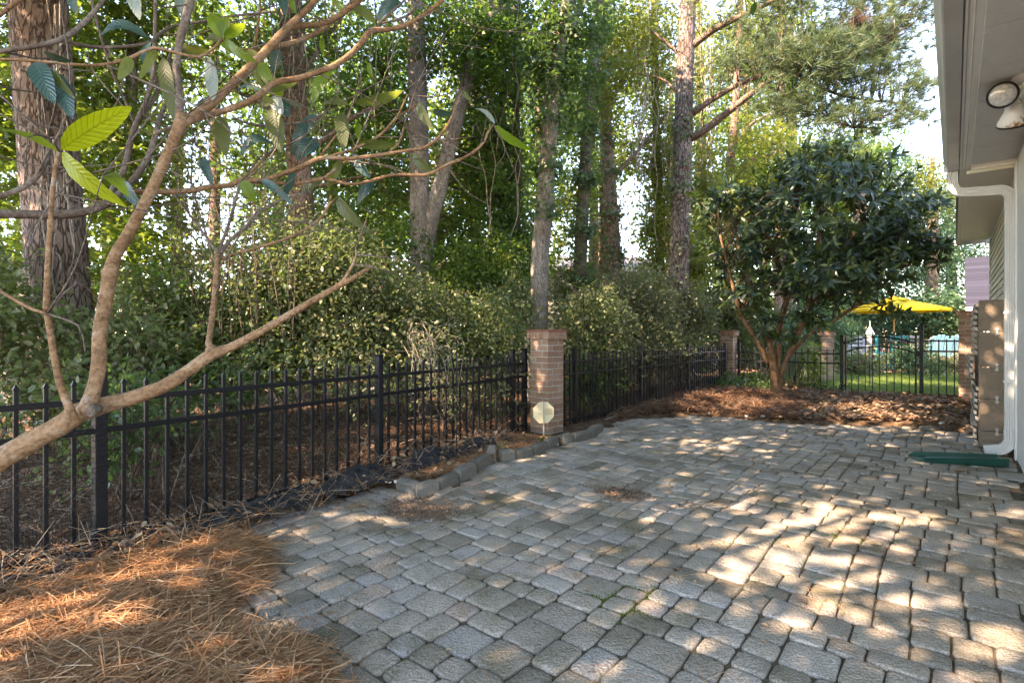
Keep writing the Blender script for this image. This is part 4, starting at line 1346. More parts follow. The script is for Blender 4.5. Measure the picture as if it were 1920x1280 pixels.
make_tree('leaning trunk rising behind the nearest brick pillar, ivy clad above', 1010, 9.4,
    [[(1006, 800, 40), (1010, 620, 34), (1013, 480, 33), (1022, 380, 32), (1030, 260, 30), (1036, 170, 28), (1048, 90, 26), (1062, 20, 24), (1080, -200, 20)]], 'bark_grey',
    [(1035, 120, 9.6, 50, 150, .5, 1.3), (1090, 60, 10, 70, 90, .8, .9), (1075, 200, 10.4, 40, 90, .6, .8)],
    'leaf_ivy', .08, 1.3, 71, sig=.15, ivy_spec=[dict(f0=.40, f1=.80, n=1900, size=.08, spread=.16)], twigk=50, boughs=[([(1046, 100, 12), (1080, 30, 9), (1110, -40, 7)], 9.4, 9.8)])

make_tree('trunk completely covered in dark green ivy, right of the brick pillar', 1088, 12.0,
    [[(1084, 760, 28), (1086, 560, 26), (1092, 400, 24), (1100, 270, 22), (1112, 120, 20), (1130, -40, 18), (1150, -300, 14)]], 'bark_ivy',
    [(1130, 110, 12.6, 70, 130, 1.0, .7), (1060, 400, 13.5, 30, 70, .8, .7)], 'leaf_gold', .085, 1.3, 81, sig=.2,
    ivy_spec=[dict(f0=.12, f1=.92, n=5200, size=.085, spread=.13)], twigk=60)

make_tree('brown trunk with shaggy vines beside the ivy column', 1150, 13.2,
    [[(1160, 740, 30), (1154, 560, 27), (1148, 420, 26), (1140, 300, 24), (1134, 200, 22), (1130, -100, 18)]], 'bark_red',
    [(1180, 60, 13.2, 60, 110, 1, .7), (1175, 250, 13.8, 35, 80, .8, .35)], 'leaf_gold', .085, 1.2, 91, sig=.2, ivy_spec=[dict(f0=.15, f1=.8, n=1300, size=.085, spread=.10), dict(f0=.1, f1=.45, n=900, size=.085, spread=.16, mat='leaf_olive')],
    boughs=[([(1150, 330, 10), (1190, 290, 7), (1230, 240, 5), (1260, 200, 3)], 13.2, 13.4), ([(1140, 200, 8), (1180, 130, 6), (1230, 60, 4)], 13.2, 13.5)], twigk=50)

# big pine with the needle crown
def pine_tree():
    Y = 12.4
    b = np.array([(1274 - 960) / FPX * Y, Y, 0.0])
    t = thing('pine_tree', 'tall pine with long boughs of needles reaching right over the loquat', 'tree', tuple(b), 0, TREES)
    tr = [(1270, 740, 42), (1271, 580, 38), (1274, 450, 36), (1279, 320, 35), (1282, 200, 33), (1288, 60, 30), (1292, -80, 26), (1300, -500, 18)]
    q, r_ = tpath(tr, Y, Y, b)
    limb(t, 'trunk', q, r_, M['bark_pine'], 20, .1, .03, 101)
    ivy(t, q, r_, .1, .5, 700, .08, 112, .06, 'leaf_olive')
    ivy(t, q, r_, .28, .45, 380, .085, 113, .12)
    B = [([(1290, 262, 16), (1320, 245, 14), (1372, 205, 13), (1430, 160, 11), (1480, 130, 9), (1545, 112, 7), (1640, 95, 4)], 12.4, 10.2),
         ([(1296, 215, 13), (1335, 188, 11), (1385, 160, 9), (1440, 138, 7), (1500, 95, 5), (1560, 60, 3)], 12.4, 10.8),
         ([(1294, 90, 14), (1340, 55, 12), (1400, 25, 10), (1470, -5, 8), (1560, -30, 5)], 12.4, 10.4),
         ([(1292, 10, 12), (1350, -30, 10), (1440, -60, 8), (1600, -80, 5)], 12.4, 10.0),
         ([(1480, 130, 8), (1540, 165, 6), (1600, 185, 5), (1690, 200, 3)], 11.1, 10.2),
         ([(1430, 160, 7), (1500, 190, 5), (1560, 225, 4), (1600, 240, 3)], 11.4, 10.6),
         ([(1296, 130, 8), (1260, 90, 6), (1220, 60, 4)], 12.4, 12.6), ([(1290, 190, 7), (1240, 150, 5), (1190, 140, 3)], 12.4, 13)]
    src = []
    for i, (pts, Ya, Yb) in enumerate(B):
        qq, rr = px_path(pts, Ya, Yb); qq = [p - b for p in qq]
        limb(t, 'branch', qq, rr, M['bark_red'], 8, .1, .05, 120 + i, jit=.006)
        a_, _ = resample(qq, rr, .15); src.append(a_)
    src = np.vstack(src)
    rng = np.random.default_rng(131)
    blobs_ = [(1490, 60, 10.8, 130, 70, .8, 520), (1620, 70, 10.2, 110, 90, .7, 700), (1560, 130, 10.6, 150, 60, .7, 620), (1680, 180, 10.0, 70, 55, .5, 260), (1500, 195, 11.0, 90, 40, .6, 300),
              (1590, 225, 10.6, 70, 40, .5, 230), (1390, 110, 11.6, 80, 70, .7, 260), (1690, 30, 10.2, 50, 60, .6, 260), (1400, -20, 11.2, 130, 70, .9, 300), (1600, -60, 10.2, 170, 70, .9, 420), (1690, 215, 9.9, 45, 22, .3, 70)]
    pos, ax = [], []
    for (u, v, Yb, ru, rv_, dY, n) in blobs_:
        c, r = blob(u, v, Yb, ru, rv_, dY)
        # shoots gather into flat sprays
        sc = clumps(c, r, max(6, n // 9), rng) - b
        p = np.repeat(sc, 7, 0) + rng.normal(0, 1, (len(sc) * 7, 3)) * np.array([.19, .16, .06])
        a = rng.normal(0, .4, p.shape); a[:, 0] += .7; a[:, 1] -= .3; a[:, 2] += .25
        pos.append(p); ax.append(a)
    pos = np.vstack(pos); ax = unit(np.vstack(ax))
    k = 20
    P_ = np.repeat(pos, k, 0) + np.repeat(ax, k, 0) * (rng.random((len(pos) * k, 1)) * .06)
    A_ = np.repeat(ax, k, 0) * .95 + rng.normal(0, .5, (len(pos) * k, 3))
    o = link('crown', scatter(NEEDLE2[0], NEEDLE2[1], P_, A_, rand_dirs(len(P_), rng), .17 + .07 * rng.random(len(P_)), name='needles', widen=np.full(len(P_), 1.1)), t, M['needle'])
    o['kind'] = 'stuff'
    twigs_to(t, pos, src, M['twig'], rng, 420, .012)
    # a hanging bunch of dead needles
    dpos = clumps(P(1610, 30, 10.2), np.array([.28, .2, .2]), 40, rng) - b
    P_ = np.repeat(dpos, 22, 0); A_ = rng.normal(0, .6, P_.shape); A_[:, 2] -= .9; A_[:, 0] -= .5
    o = link('dead_needles', scatter(NEEDLE1[0], NEEDLE1[1], P_, A_, rand_dirs(len(P_), rng), .2 + .08 * rng.random(len(P_)), name='dead_needles'), t, M['dead_needle']); o['kind'] = 'stuff'
pine_tree()

make_tree('slim leaning trunk behind the needle boughs, just right of the tall pine', 1370, 15.5,
    [[(1362, 760, 18), (1366, 500, 17), (1368, 330, 16), (1378, 220, 14), (1384, 100, 12), (1392, -120, 10)]], 'bark_red',
    [(1400, 60, 16, 110, 100, 1.2, .45), (1390, 300, 15.5, 80, 90, 1, .55), (1330, 420, 15, 60, 110, 1, .7), (1460, 250, 16, 60, 80, 1, .5)], 'leaf_gold', .11, 1.2, 141, sig=.26,
    boughs=[([(1372, 280, 8), (1400, 240, 6), (1440, 215, 4)], 15.5, 15.5), ([(1370, 350, 7), (1410, 300, 5), (1450, 290, 3)], 15.5, 15.2)], twigk=60)
make_tree('thin straight trunk farther back above the dark loquat', 1462, 17.5,
    [[(1460, 720, 18), (1462, 400, 16), (1464, 200, 14), (1466, -50, 11)]], 'bark_red',
    [(1470, 330, 17.5, 110, 90, 1.4, .6), (1560, 300, 18, 80, 60, 1.2, .7), (1460, 60, 18, 90, 110, 1.2, .35)], 'leaf_yg', .13, 1.2, 151, sig=.3, twigk=50)
make_tree('ivy draped tree hanging with golden leaves left of the tall pine', 1232, 14.0,
    [[(1240, 740, 20), (1238, 500, 17), (1232, 300, 15), (1228, 100, 13), (1226, -150, 10)]], 'bark_ivy',
    [(1235, 90, 13.6, 55, 110, .8, .8), (1240, 300, 13.8, 38, 140, .7, 1.1), (1235, 430, 13.6, 40, 90, .7, 1.3), (1325, 330, 13.6, 25, 120, .6, 1.0), (1310, 480, 13, 40, 70, .7, 1.0)], 'leaf_gold', .075, 1.3, 161, sig=.16, hang=1.0, twigk=60)
t = thing('vine_tangle', 'bare and leafy vine strands hanging between the tall trunks', 'vine', P(1150, 300, 12.8) * np.array([1, 1, 0]), 0)
tb = P(1150, 300, 12.8) * np.array([1, 1, 0])
rng = np.random.default_rng(171)
sp = []
for (ua, ub, n, va, vb, Y) in ((1165, 1215, 26, 60, 420, 13), (1195, 1262, 30, 150, 480, 13.2), (900, 980, 16, 0, 560, 11), (620, 780, 22, 0, 330, 9.6), (440, 600, 26, 30, 330, 9.2), (300, 400, 12, 0, 200, 8.6), (1300, 1345, 16, 180, 420, 13.4), (830, 910, 10, 60, 300, 10)):
    for _ in range(n):
        u = rng.uniform(ua, ub); v0 = va - rng.uniform(0, 200); v1 = rng.uniform((va + vb) / 2, vb)
        a_, c_ = P(u, v0, Y), P(u, v1, Y)
        if rng.random() < .45: sp.append((a_[0] - tb[0], a_[1] - tb[1] + rng.normal(0, .3), a_[2], c_[2]))
hanging_vines(t, sp, 172, size=.045, per_m=5)

# background wall of woodland further off, each tree its own
bgs = [(-60, 300, 15, 160, 330, 'leaf_g', .7), (330, 110, 17, 150, 130, 'leaf_yg', .35), (620, 250, 17, 170, 260, 'leaf_yg', .62), (820, 400, 18, 150, 190, 'leaf_gold', .85), (960, 200, 19, 150, 230, 'leaf_yg', .6), (1010, 480, 17.5, 45, 60, 'leaf_yg', .8), (1110, 330, 21, 60, 220, 'leaf_gold', .5),
       (1290, 470, 19, 70, 110, 'leaf_yg', .8), (1310, 130, 20, 140, 150, 'leaf_gold', .45), (1430, 420, 24, 100, 180, 'leaf_g', .9), (1610, 280, 23, 90, 60, 'leaf_g', .9), (1745, 355, 26, 65, 60, 'leaf_gold', 1.1), (1640, 440, 27, 170, 170, 'leaf_blue', 1.3), (1780, 480, 30, 90, 150, 'leaf_blue', 1.3), (1560, 380, 25, 110, 120, 'leaf_yg', 1.0)]
bgs = [(a_, b_, c_, d_, e_, f_, g_ * 1.3) for (a_, b_, c_, d_, e_, f_, g_) in bgs]
bgs += [(200, 200, 15.5, 130, 170, 'leaf_g', 1.0), (520, 230, 15, 110, 200, 'leaf_g', .8), (720, 260, 14.5, 90, 230, 'leaf_g', 1.0), (1010, 300, 15.5, 80, 190, 'leaf_g', .9), (1130, 180, 17, 90, 190, 'leaf_yg', .8), (1400, 250, 19, 110, 190, 'leaf_g', .9), (1480, 150, 21, 130, 120, 'leaf_g', .7), (890, 180, 16, 90, 190, 'leaf_yg', .8), (400, 90, 14, 90, 100, 'leaf_g', .8), (1255, 330, 17, 60, 170, 'leaf_yg', .9)]
where = ['far left edge of the wood', 'behind the sky gap at upper left', 'behind the reddish trunk', 'glowing behind the twin trunk', 'behind the slender vine tree', 'low beside the neighbouring house', 'behind the ivy column', 'low behind the tall pine', 'above and behind the tall pine', 'dark behind the left side of the loquat', 'above the loquat at right', 'golden at the right beside the eave', 'blue green beyond the lawn', 'blue green beside the house corner', 'pale behind the top of the loquat',
 'behind the thick left pine', 'between the sky gap and the reddish trunk', 'between the reddish and the twin trunk', 'behind the leaning trunk at the pillar', 'high behind the ivy column', 'between the tall pine and the loquat', 'high behind the needle boughs', 'behind the leaning stem of the twin trunk', 'at the top edge above the sky gap', 'close behind the hanging golden leaves']
lw = {'leaf_g': 'green', 'leaf_yg': 'yellow green', 'leaf_gold': 'golden green', 'leaf_blue': 'blue green'}
for (u, v, Y, ru, rv_, mt, k), w in zip(bgs, where):
    make_tree('distant %s tree %s' % (lw[mt], w.replace('golden ', '').replace('blue green ', '')), u, Y, [[(u, HOR + 1200 / Y, 22), (u + 4, v + rv_ * .4, 18), (u, v - rv_ * .3, 12), (u + 5, v - rv_, 6)]], 'bark_red',
              [(u, v, Y, ru, rv_, 1.8, 1.0)] + ([(u, v + rv_ * .8, Y, ru * .8, rv_ * .5, 1.5, .8)] if rv_ > 150 else []), mt, .15, k, int(200 + u), sig=.34, tpl=LEAF4 if Y > 20 else OVAL6, twigk=40, bstep=.5)

# unseen crowns added above the picture, set along sun rays to shade the patio
def high_crown(t, blobs_w, mat, size, lai, seed):
    b = np.array(t.location)
    crown(t, [(np.array(c) - b, np.array(r), k) for c, r, k in blobs_w], M[mat], OVAL6, size, lai, seed, .26, gaps=lambda c: gap_filter(c + b) - b)
class _TT(dict):
    def __missing__(s_, k): return next(o for o in bpy.data.objects if o.get('group') == TREES and o['label'].startswith(k))
TT = _TT()
roots = []
for lab, (x, y) in (('unseen broadleaf tree added for shade, left of the picture beyond the fence', (-7.6, 2.0)), ('unseen broadleaf tree added for shade, nearer the camera and left of the picture', (-6.6, -1.6)),
                    ('unseen broadleaf tree added for shade, behind the camera on the left', (-5.2, -5.0)), ('farthest broadleaf tree behind the camera on the left', (-10.0, -3.6))):
    tt = thing('broadleaf_tree', lab, 'tree', (x, y, 0), 0, TREES)  # stands out of view, added to cast dappled shade on the patio
    q = np.array([(0, 0, -.1), (.1, .05, 2.5), (.25, 0, 5.0), (.2, .1, 9.5)])
    limb(tt, 'trunk', q, [.2, .17, .13, .05], M['bark_grey'], 14, .2, .03, 810)
    roots.append(tt)
for k_ in ('bright green broadleaf tr', 'reddish trunk behind the', 'pale twin trunk', 'leaning trunk rising beh'):
    roots.append(TT[k_])
RX = np.array([o.location[:2] for o in roots])
rc = np.random.default_rng(91)
per = {}
fence_side = lambda x, y: x - (.632 * y - 4.019)
for gx_ in np.arange(-3.6, 10.4, 1.25):
    for gy_ in np.arange(.6, 14.0, 1.25):
        gxx, gyy = gx_ + rc.uniform(-.35, .35), gy_ + rc.uniform(-.35, .35)
        lawn_side = (gxx - 5.15) * .638 + (gyy - 12.2) * .77 > -.2 and gxx > 4
        behind = fence_side(gxx, gyy) < -.2 or (gxx < 4.5 and (gyy - 6.8) * .638 - (gxx - .6) * .77 > .3)
        if (lawn_side and rc.random() < .5) or (behind and rc.random() < .45): continue
        for z_ in (rc.uniform(5.6, 7.0), 7.6, 8.6, 9.8, 11.0):
            p_ = np.array([gxx, gyy, 0]) + SUNV / SUNV[2] * z_
            if p_[1] > .3:
                vis_ = abs(p_[0] / p_[1]) < 1.12 and HOR - (z_ - 1.0 - CAM_H) / p_[1] * FPX > -60
            else:
                vis_ = False
            if not vis_: break
        else:
            continue
        i_ = int(np.argmin(np.hypot(RX[:, 0] - p_[0], RX[:, 1] - p_[1])))
        per.setdefault(i_, []).append((p_, np.array([1.05, 1.05, .8]), 1.0))
per.setdefault(6, []).extend([(np.array(c_), np.array([1.2, 1.0, .8]), 1.0) for c_ in ((-.85, 9.4, 10.0), (-2.0, 8.8, 10.6), (.4, 10.2, 9.6), (-3.0, 8.2, 11.4), (.9, 10.6, 8.8))])  # unseen clumps added to shade the trunk of the tall pine
for i_, bl_ in per.items():
    tt = roots[i_]
    high_crown(tt, bl_, 'leaf_g', .15, 1.7, 830 + i_)
    b0 = np.array(tt.location)
    for k_, (c, r, w) in enumerate(bl_[::3][:6]):
        e_ = c - b0
        limb(tt, 'branch', [np.array((.2, 0, (3.6 if i_ < 4 else 7.6) + .4 * k_)), e_ * .55 + np.array((0, 0, 1.6 if i_ < 4 else 4.4)), e_], [.07, .05, .02], M['bark_grey'], 8, .2, .03, 850 + k_)

# ---------------------------------------------------------------- hedge shrubs behind the fences
SHR = 'shrubs behind the fence'
def shrub(label, blobs, mat, size, lai, seed, sig=.13, tpl=OVAL6, stems=9, ground=0.1, hang=.2, clump_leaves=22, mat2=None, gap=False, stemmat='twig', shoots=55):
    bl = [blob(*s[:6]) + ((s[6],) if len(s) > 6 else ()) for s in blobs]
    c0 = bl[0][0]
    b = np.array([c0[0], c0[1], ground])
    t = thing('shrub', label, 'shrub', tuple(b), 0, SHR)
    bl = [(x[0] - b,) + tuple(x[1:]) for x in bl]
    cen = crown(t, bl, M[mat], tpl, size, lai, seed, sig, name='foliage', clump_leaves=clump_leaves, hang=hang, flat=.8, gaps=(lambda c: gap_filter(c + b) - b) if gap else None)
    if mat2:
        crown(t, bl, M[mat2], tpl, size * .9, lai * .35, seed + 3, sig * 1.2, name='foliage', clump_leaves=12, hang=hang, flat=.9)
    rng = np.random.default_rng(seed + 9)
    m = MB(); src = []
    for k_ in range(stems):
        e = cen[rng.integers(len(cen))]
        s = np.array([e[0] * .5 + rng.normal(0, .12), e[1] * .4 + rng.normal(0, .12), -.12])
        mid = (s + e) / 2 + rng.normal(0, .1, 3)
        q, r_ = resample([s, mid, e], [.016, .011, .004], .1)
        m.tube(q, r_, 5); src.append(q)
    sp_, sa_ = [], []
    ctr = cen.mean(0)
    for k_ in range(shoots):
        p0 = cen[rng.integers(len(cen))]
        d = unit((p0 - ctr) * np.array([1, 1, .6]) + rng.normal(0, .25, 3) + np.array([0, -.15, .55]))
        L = rng.uniform(.25, .7)
        p1 = p0 + d * L * .55; p2 = p0 + d * L + np.array([0, 0, -.28 * L])
        q, r_ = resample([p0, p1, p2], [.005, .0035, .0015], .05)
        m.tube(q, r_, 4)
        n_ = int(L * 34)
        ii_ = rng.integers(0, len(q), n_)
        sp_.append(q[ii_] + rng.normal(0, .012, (n_, 3))); sa_.append(rng.normal(0, .8, (n_, 3)) + d * .5)
    o = m.build('stems', M[stemmat], t, True); o['kind'] = 'stuff'
    if sp_:
        sp_, sa_ = np.vstack(sp_), np.vstack(sa_)
        o = link('shoot_leaves', scatter(tpl[0], tpl[1], sp_, sa_, rng.normal(0, .6, sp_.shape) + np.array([0, 0, .8]), size * (.55 + .8 * rng.random(len(sp_))), name='shoot_leaves'), t, M[mat2 or mat]); o['kind'] = 'stuff'
    twigs_to(t, cen, np.vstack(src), M[stemmat], rng, 70, .006)
    return t
shrub('green leafy shrub at the far left behind the foreground limb', [(20, 640, 4.6, 110, 90, .5), (60, 740, 4.3, 120, 60, .4, .7), (-120, 560, 4.6, 130, 160, .5)], 'leaf_hedge', .062, 2.0, 301)
shrub('pale green shrub right beside the base of the thick left pine', [(230, 660, 5.0, 110, 80, .5), (170, 780, 4.3, 130, 70, .4, .5)], 'leaf_hedge', .06, 1.9, 303)
shrub('low shrub with light gaps, left part of the hedge', [(330, 600, 6.2, 110, 90, .7), (340, 690, 5.6, 100, 50, .5, .8)], 'leaf_hedge', .058, 2.2, 305, mat2='leaf_g')
shrub('dense dark hedge shrub left of the first fence post in view', [(470, 590, 6.4, 110, 105, .8), (480, 690, 6.0, 110, 50, .6)], 'leaf_hedge', .058, 2.5, 307)
shrub('tall rounded hedge shrub with twiggy pale top, middle of the left fence', [(620, 530, 7.0, 110, 120, .9), (610, 650, 6.6, 120, 70, .7)], 'leaf_hedge', .06, 2.4, 309, mat2='leaf_olive')
shrub('hedge shrub under the twin trunk, mixed green and olive', [(760, 590, 7.6, 90, 75, .8), (750, 660, 7.2, 110, 60, .7)], 'leaf_hedge', .06, 2.5, 311, mat2='leaf_olive')
shrub('hedge shrub just left of the nearest brick pillar', [(900, 610, 8.2, 100, 55, .8), (900, 660, 7.8, 100, 45, .6), (960, 580, 9.4, 40, 60, .4)], 'leaf_hedge', .062, 2.5, 313)
shrub('leafy shrub directly right of the nearest brick pillar', [(1110, 610, 9.2, 70, 70, .7), (1120, 680, 8.9, 80, 50, .5, .8)], 'leaf_hedge', .062, 2.2, 315, mat2='leaf_olive')
shrub('olive twiggy shrub in the middle of the right hedge', [(1200, 580, 11.0, 75, 80, .9), (1200, 650, 10.4, 90, 50, .7)], 'leaf_olive', .065, 2.3, 317, mat2='leaf_hedge')
shrub('grey green shrub in front of the tall pine base', [(1290, 600, 12.4, 45, 70, .6), (1275, 665, 11.6, 55, 42, .5)], 'leaf_olive', .065, 2.3, 319, mat2='leaf_hedge')
shrub('grey green shrub left of the small far pillar', [(1370, 560, 14.0, 50, 60, .8), (1380, 620, 13.6, 60, 50, .6)], 'leaf_hedge', .075, 2.2, 321, mat2='leaf_olive')
shrub('tall bright leafy shrub between the twin trunk and the slender vine tree', [(860, 520, 9.8, 70, 70, .7), (940, 520, 10.4, 50, 80, .6)], 'leaf_g', .075, 1.7, 323, mat2='leaf_yg')
shrub('vine covered mound low behind the ivy column', [(1075, 560, 12.5, 40, 60, .7), (1150, 560, 13.4, 60, 60, .7)], 'leaf_olive', .075, 1.9, 325)
shrub('green shrub seen through the bars left of the gate', [(1440, 640, 14.6, 70, 60, .8), (1530, 620, 15.5, 70, 60, .8)], 'leaf_blue', .08, 2.2, 327)
shrub('low leafy plant at the foot of the left fence, pale green', [(300, 760, 4.4, 60, 45, .3), (420, 745, 5.0, 50, 40, .3)], 'leaf_ivy', .055, 1.0, 329, stems=6, gap=False)
shrub('small green plant behind the first fence post from the left', [(240, 830, 3.6, 55, 45, .25)], 'leaf_ivy', .05, .9, 331, stems=5, sig=.09, gap=False)
shrub('small bright sapling behind the fence right of the pillar', [(1100, 735, 8.0, 26, 40, .25)], 'leaf_g', .07, 1.3, 333, stems=4, sig=.1, gap=False)
shrub('sparse bramble behind the fence left of the brick pillar', [(870, 740, 6.4, 80, 45, .3), (700, 730, 5.6, 60, 40, .3)], 'leaf_hedge', .05, .7, 335, stems=8, sig=.12, gap=False)

for lab, bl_, mt, sd_ in (('distant bush far beyond the left fence, low under the sky gap', [(300, 560, 19, 150, 45, 1.2, .8)], 'leaf_yg', 341), ('distant bush low behind the reddish trunk', [(560, 560, 20, 140, 50, 1.2)], 'leaf_yg', 342),
                         ('distant golden bush low behind the twin trunk', [(800, 550, 19, 130, 60, 1.2)], 'leaf_gold', 343), ('distant bush low at the far left edge', [(60, 560, 18, 140, 60, 1.2)], 'leaf_g', 344), ('distant bush low behind the shaggy brown trunk', [(1190, 570, 18, 70, 45, 1.0)], 'leaf_gold', 345),
                         ('distant bush low between the tall pine and the loquat', [(1350, 580, 20, 90, 70, 1.2)], 'leaf_yg', 346), ('distant bush behind the middle of the loquat', [(1520, 560, 24, 110, 80, 1.2)], 'leaf_g', 347)):
    shrub(lab, bl_, mt, .13, 2.0, sd_, .2, stems=6, ground=-.05, tpl=LEAF4, clump_leaves=30)

# thin bare shoots rising from the hedge into the sky gap
t = thing('shrub', 'thin bare shoots with few leaves rising into the sky gap at left', 'shrub', (-3.2, 6.2, .1), 0, SHR)
b = np.array([-3.2, 6.2, .1]); rng = np.random.default_rng(341)
m = MB(); L_ = []
for k_ in range(44):
    u0 = rng.uniform(300, 560); Y = rng.uniform(5.6, 6.8)
    du = rng.normal(0, 55)
    pts = [P(u0 + du * f + rng.normal(0, 7), 640 - (640 - rng.uniform(190, 470)) * f, Y) - b for f in (0, .35, .7, 1)]
    q, r_ = resample(pts, [.007, .006, .004, .002], .12)
    m.tube(q, r_, 4)
    i = rng.integers(len(q) // 3, len(q), 16)
    for j in i:
        e = q[j] + rng.normal(0, .16, 3)
        if rng.random() < .35:
            m.tube([q[j], (q[j] + e) / 2 + rng.normal(0, .02, 3), e], [.003, .002, .0015], 3)
        L_.append(np.repeat(e[None], 3, 0) + rng.normal(0, .03, (3, 3)))
o = m.build('stems', M['twig'], t, True); o['kind'] = 'stuff'
pos = np.vstack(L_); ax = rng.normal(0, 1, pos.shape)
o = link('foliage', scatter(OVAL6[0], OVAL6[1], pos, ax, rand_dirs(len(pos), rng), .028 + .03 * rng.random(len(pos)), name='foliage'), t, M['leaf_hedge']); o['kind'] = 'stuff'

# dry vine tangle spilling over the left fence
t = thing('vine_tangle', 'dry tangled vine spilling over the left fence near the thin rod', 'vine', (-.55, 5.0, 0), 0)
b = np.array([-.55, 5.0, 0]); rng = np.random.default_rng(351)
m = MB(); L_ = []
for k_ in range(30):
    p = np.array([P(rng.uniform(740, 850), rng.uniform(600, 660), 6.0)]).ravel()
    pts = [p]
    tgt = P(rng.uniform(780, 870), rng.uniform(660, 800), 5.05)
    for f in (.35, .7, 1):
        pts.append(p + (tgt - p) * f + rng.normal(0, .07, 3) + np.array([0, 0, .22 * math.sin(f * math.pi)]))
    q, r_ = resample(np.array(pts) - b, [.003, .002, .002, .001], .06)
    m.tube(q, r_, 4)
    for j in rng.integers(0, len(q), 5): L_.append(q[j] + rng.normal(0, .04, 3))
o = m.build('stems', M['dry_twig'], t, True); o['kind'] = 'stuff'
pos = np.array(L_); ax = rng.normal(0, 1, pos.shape); ax[:, 2] -= .4
o = link('vine_leaves', scatter(OVAL6[0], OVAL6[1], pos, ax, rand_dirs(len(pos), rng), .03 + .03 * rng.random(len(pos)), name='vine_leaves'), t, M['leaf_olive']); o['kind'] = 'stuff'

# ---------------------------------------------------------------- loquat shrub tree at right
def big_template(seg=4, droop=.22, fold=.18, w=.17):
    vs, fs, uv = [], [], []
    for i in range(seg + 1):
        y = i / seg
        hw = w * (math.sin(math.pi * min(1, (y * .93 + .03)) ** .85) ** .8) if 0 < i < seg else (.02 if i == 0 else .008)
        z = -droop * y * y
        for sx in (-1, 0, 1):
            vs.append((sx * hw, y, z + abs(sx) * hw * fold)); uv.append((sx, y))
    for i in range(seg):
        for k_ in range(2):
            a = i * 3 + k_
            fs.append((a, a + 1, a + 4, a + 3))
    return np.array(vs), np.array(fs), np.array(uv)
LB = (5.32, 10.45)
lq = thing('loquat_tree', 'dark glossy multi stemmed loquat in the mulch bed before the gate', 'tree', (LB[0], LB[1], 0), 0)
b = np.array([LB[0], LB[1], 0.0])
stems_px = [([(1453, 758, 16), (1452, 715, 15), (1449, 675, 14), (1440, 632, 12), (1424, 580, 10), (1400, 520, 10), (1380, 440, 6)], 10.4, 9.9),
            ([(1457, 758, 13), (1458, 700, 11), (1460, 660, 10), (1463, 610, 10), (1480, 540, 11), (1490, 440, 7), (1500, 340, 4)], 10.45, 9.8),
            ([(1461, 758, 9), (1464, 710, 8), (1472, 680, 8), (1490, 640, 12), (1510, 590, 11), (1530, 520, 9), (1535, 420, 7), (1525, 320, 4)], 10.5, 9.6),
            ([(1476, 672, 6), (1520, 625, 6), (1560, 602, 7), (1610, 570, 6), (1660, 530, 5), (1720, 480, 4)], 10.4, 9.3),
            ([(1440, 680, 12), (1420, 640, 10), (1390, 590, 8), (1370, 520, 6), (1350, 440, 4)], 10.3, 9.6),
            ([(1510, 590, 10), (1560, 520, 8), (1600, 440, 6), (1640, 380, 4)], 10.2, 9.5),
            ([(1480, 540, 9), (1440, 450, 7), (1420, 360, 4)], 10.2, 10.2)]
src = []
for i, (pts, Ya, Yb) in enumerate(stems_px):
    q, r_ = px_path(pts, Ya, Yb); q = [p - b for p in q]
    limb(lq, 'trunk' if i < 3 else 'branch', q, r_, M['limb'], 10 if i < 3 else 7, .07, .05, 400 + i)
    a_, _ = resample(q, r_, .12); src.append(a_[len(a_) // 3:])
src = np.vstack(src)
rng = np.random.default_rng(411)
wh, wn_ = [], []
for (u, v, Y, ru, rv_, dY, n) in ((1540, 400, 9.7, 190, 130, 1.5, 250), (1400, 430, 9.9, 100, 100, 1.0, 100), (1655, 455, 9.5, 85, 72, 1.0, 105), (1540, 320, 9.8, 110, 55, 1.0, 80), (1560, 515, 9.4, 140, 45, 1.1, 90), (1395, 550, 9.9, 55, 50, .7, 30), (1460, 610, 9.9, 60, 35, .5, 12),
                             (1675, 575, 9.2, 40, 22, .4, 6), (1545, 590, 9.5, 45, 35, .5, 12), (1745, 470, 9.3, 40, 30, .4, 12), (1340, 370, 9.8, 40, 25, .4, 9), (1735, 375, 9.6, 40, 30, .4, 10)):
    c, r = blob(u, v, Y, ru, rv_, dY)
    d = rand_dirs(n, rng) * (.55 + .45 * rng.random((n, 1)))
    wh.append(c + d * r - b); wn_.append(unit(d * 1.0 + np.array([0, -.15, .55]) + rng.normal(0, .25, (n, 3))))
wh = np.vstack(wh); wn_ = np.vstack(wn_)
k = 13
posL = np.repeat(wh, k, 0)
axw = np.repeat(wn_, k, 0)
ang = np.tile(np.arange(k) * 2.4, len(wh)) + rng.normal(0, .3, len(posL))
o1 = unit(np.cross(axw, np.array([.3, .2, 1.0]))); o2 = np.cross(axw, o1)
rad_ = np.cos(ang)[:, None] * o1 + np.sin(ang)[:, None] * o2
tilt = np.tile(np.linspace(.3, 1.75, k), len(wh)) + rng.normal(0, .28, len(posL))
axL = axw * np.cos(tilt)[:, None] + rad_ * np.sin(tilt)[:, None]
axL[:, 2] -= .28
norL = axw * np.sin(tilt)[:, None] - rad_ * np.cos(tilt)[:, None] + rng.normal(0, .18, (len(posL), 3))
posL = posL - axw * (np.tile(np.linspace(0, .10, k), len(wh)))[:, None]
szL = .145 + .085 * rng.random(len(posL)); szL[::k] *= .6
tv, tf, tuv = big_template(3, .24, .22, .155)
score = (posL + b)[:, 1] + rng.normal(0, .03, len(posL)) - .02 * np.abs(axL[:, 0])
own = set(np.argsort(score)[:300].tolist())
rest = np.array([i for i in range(len(posL)) if i not in own])
lm = np_mesh('leaf', tv, tf, smooth=True); lm.materials.append(M['loquat'])
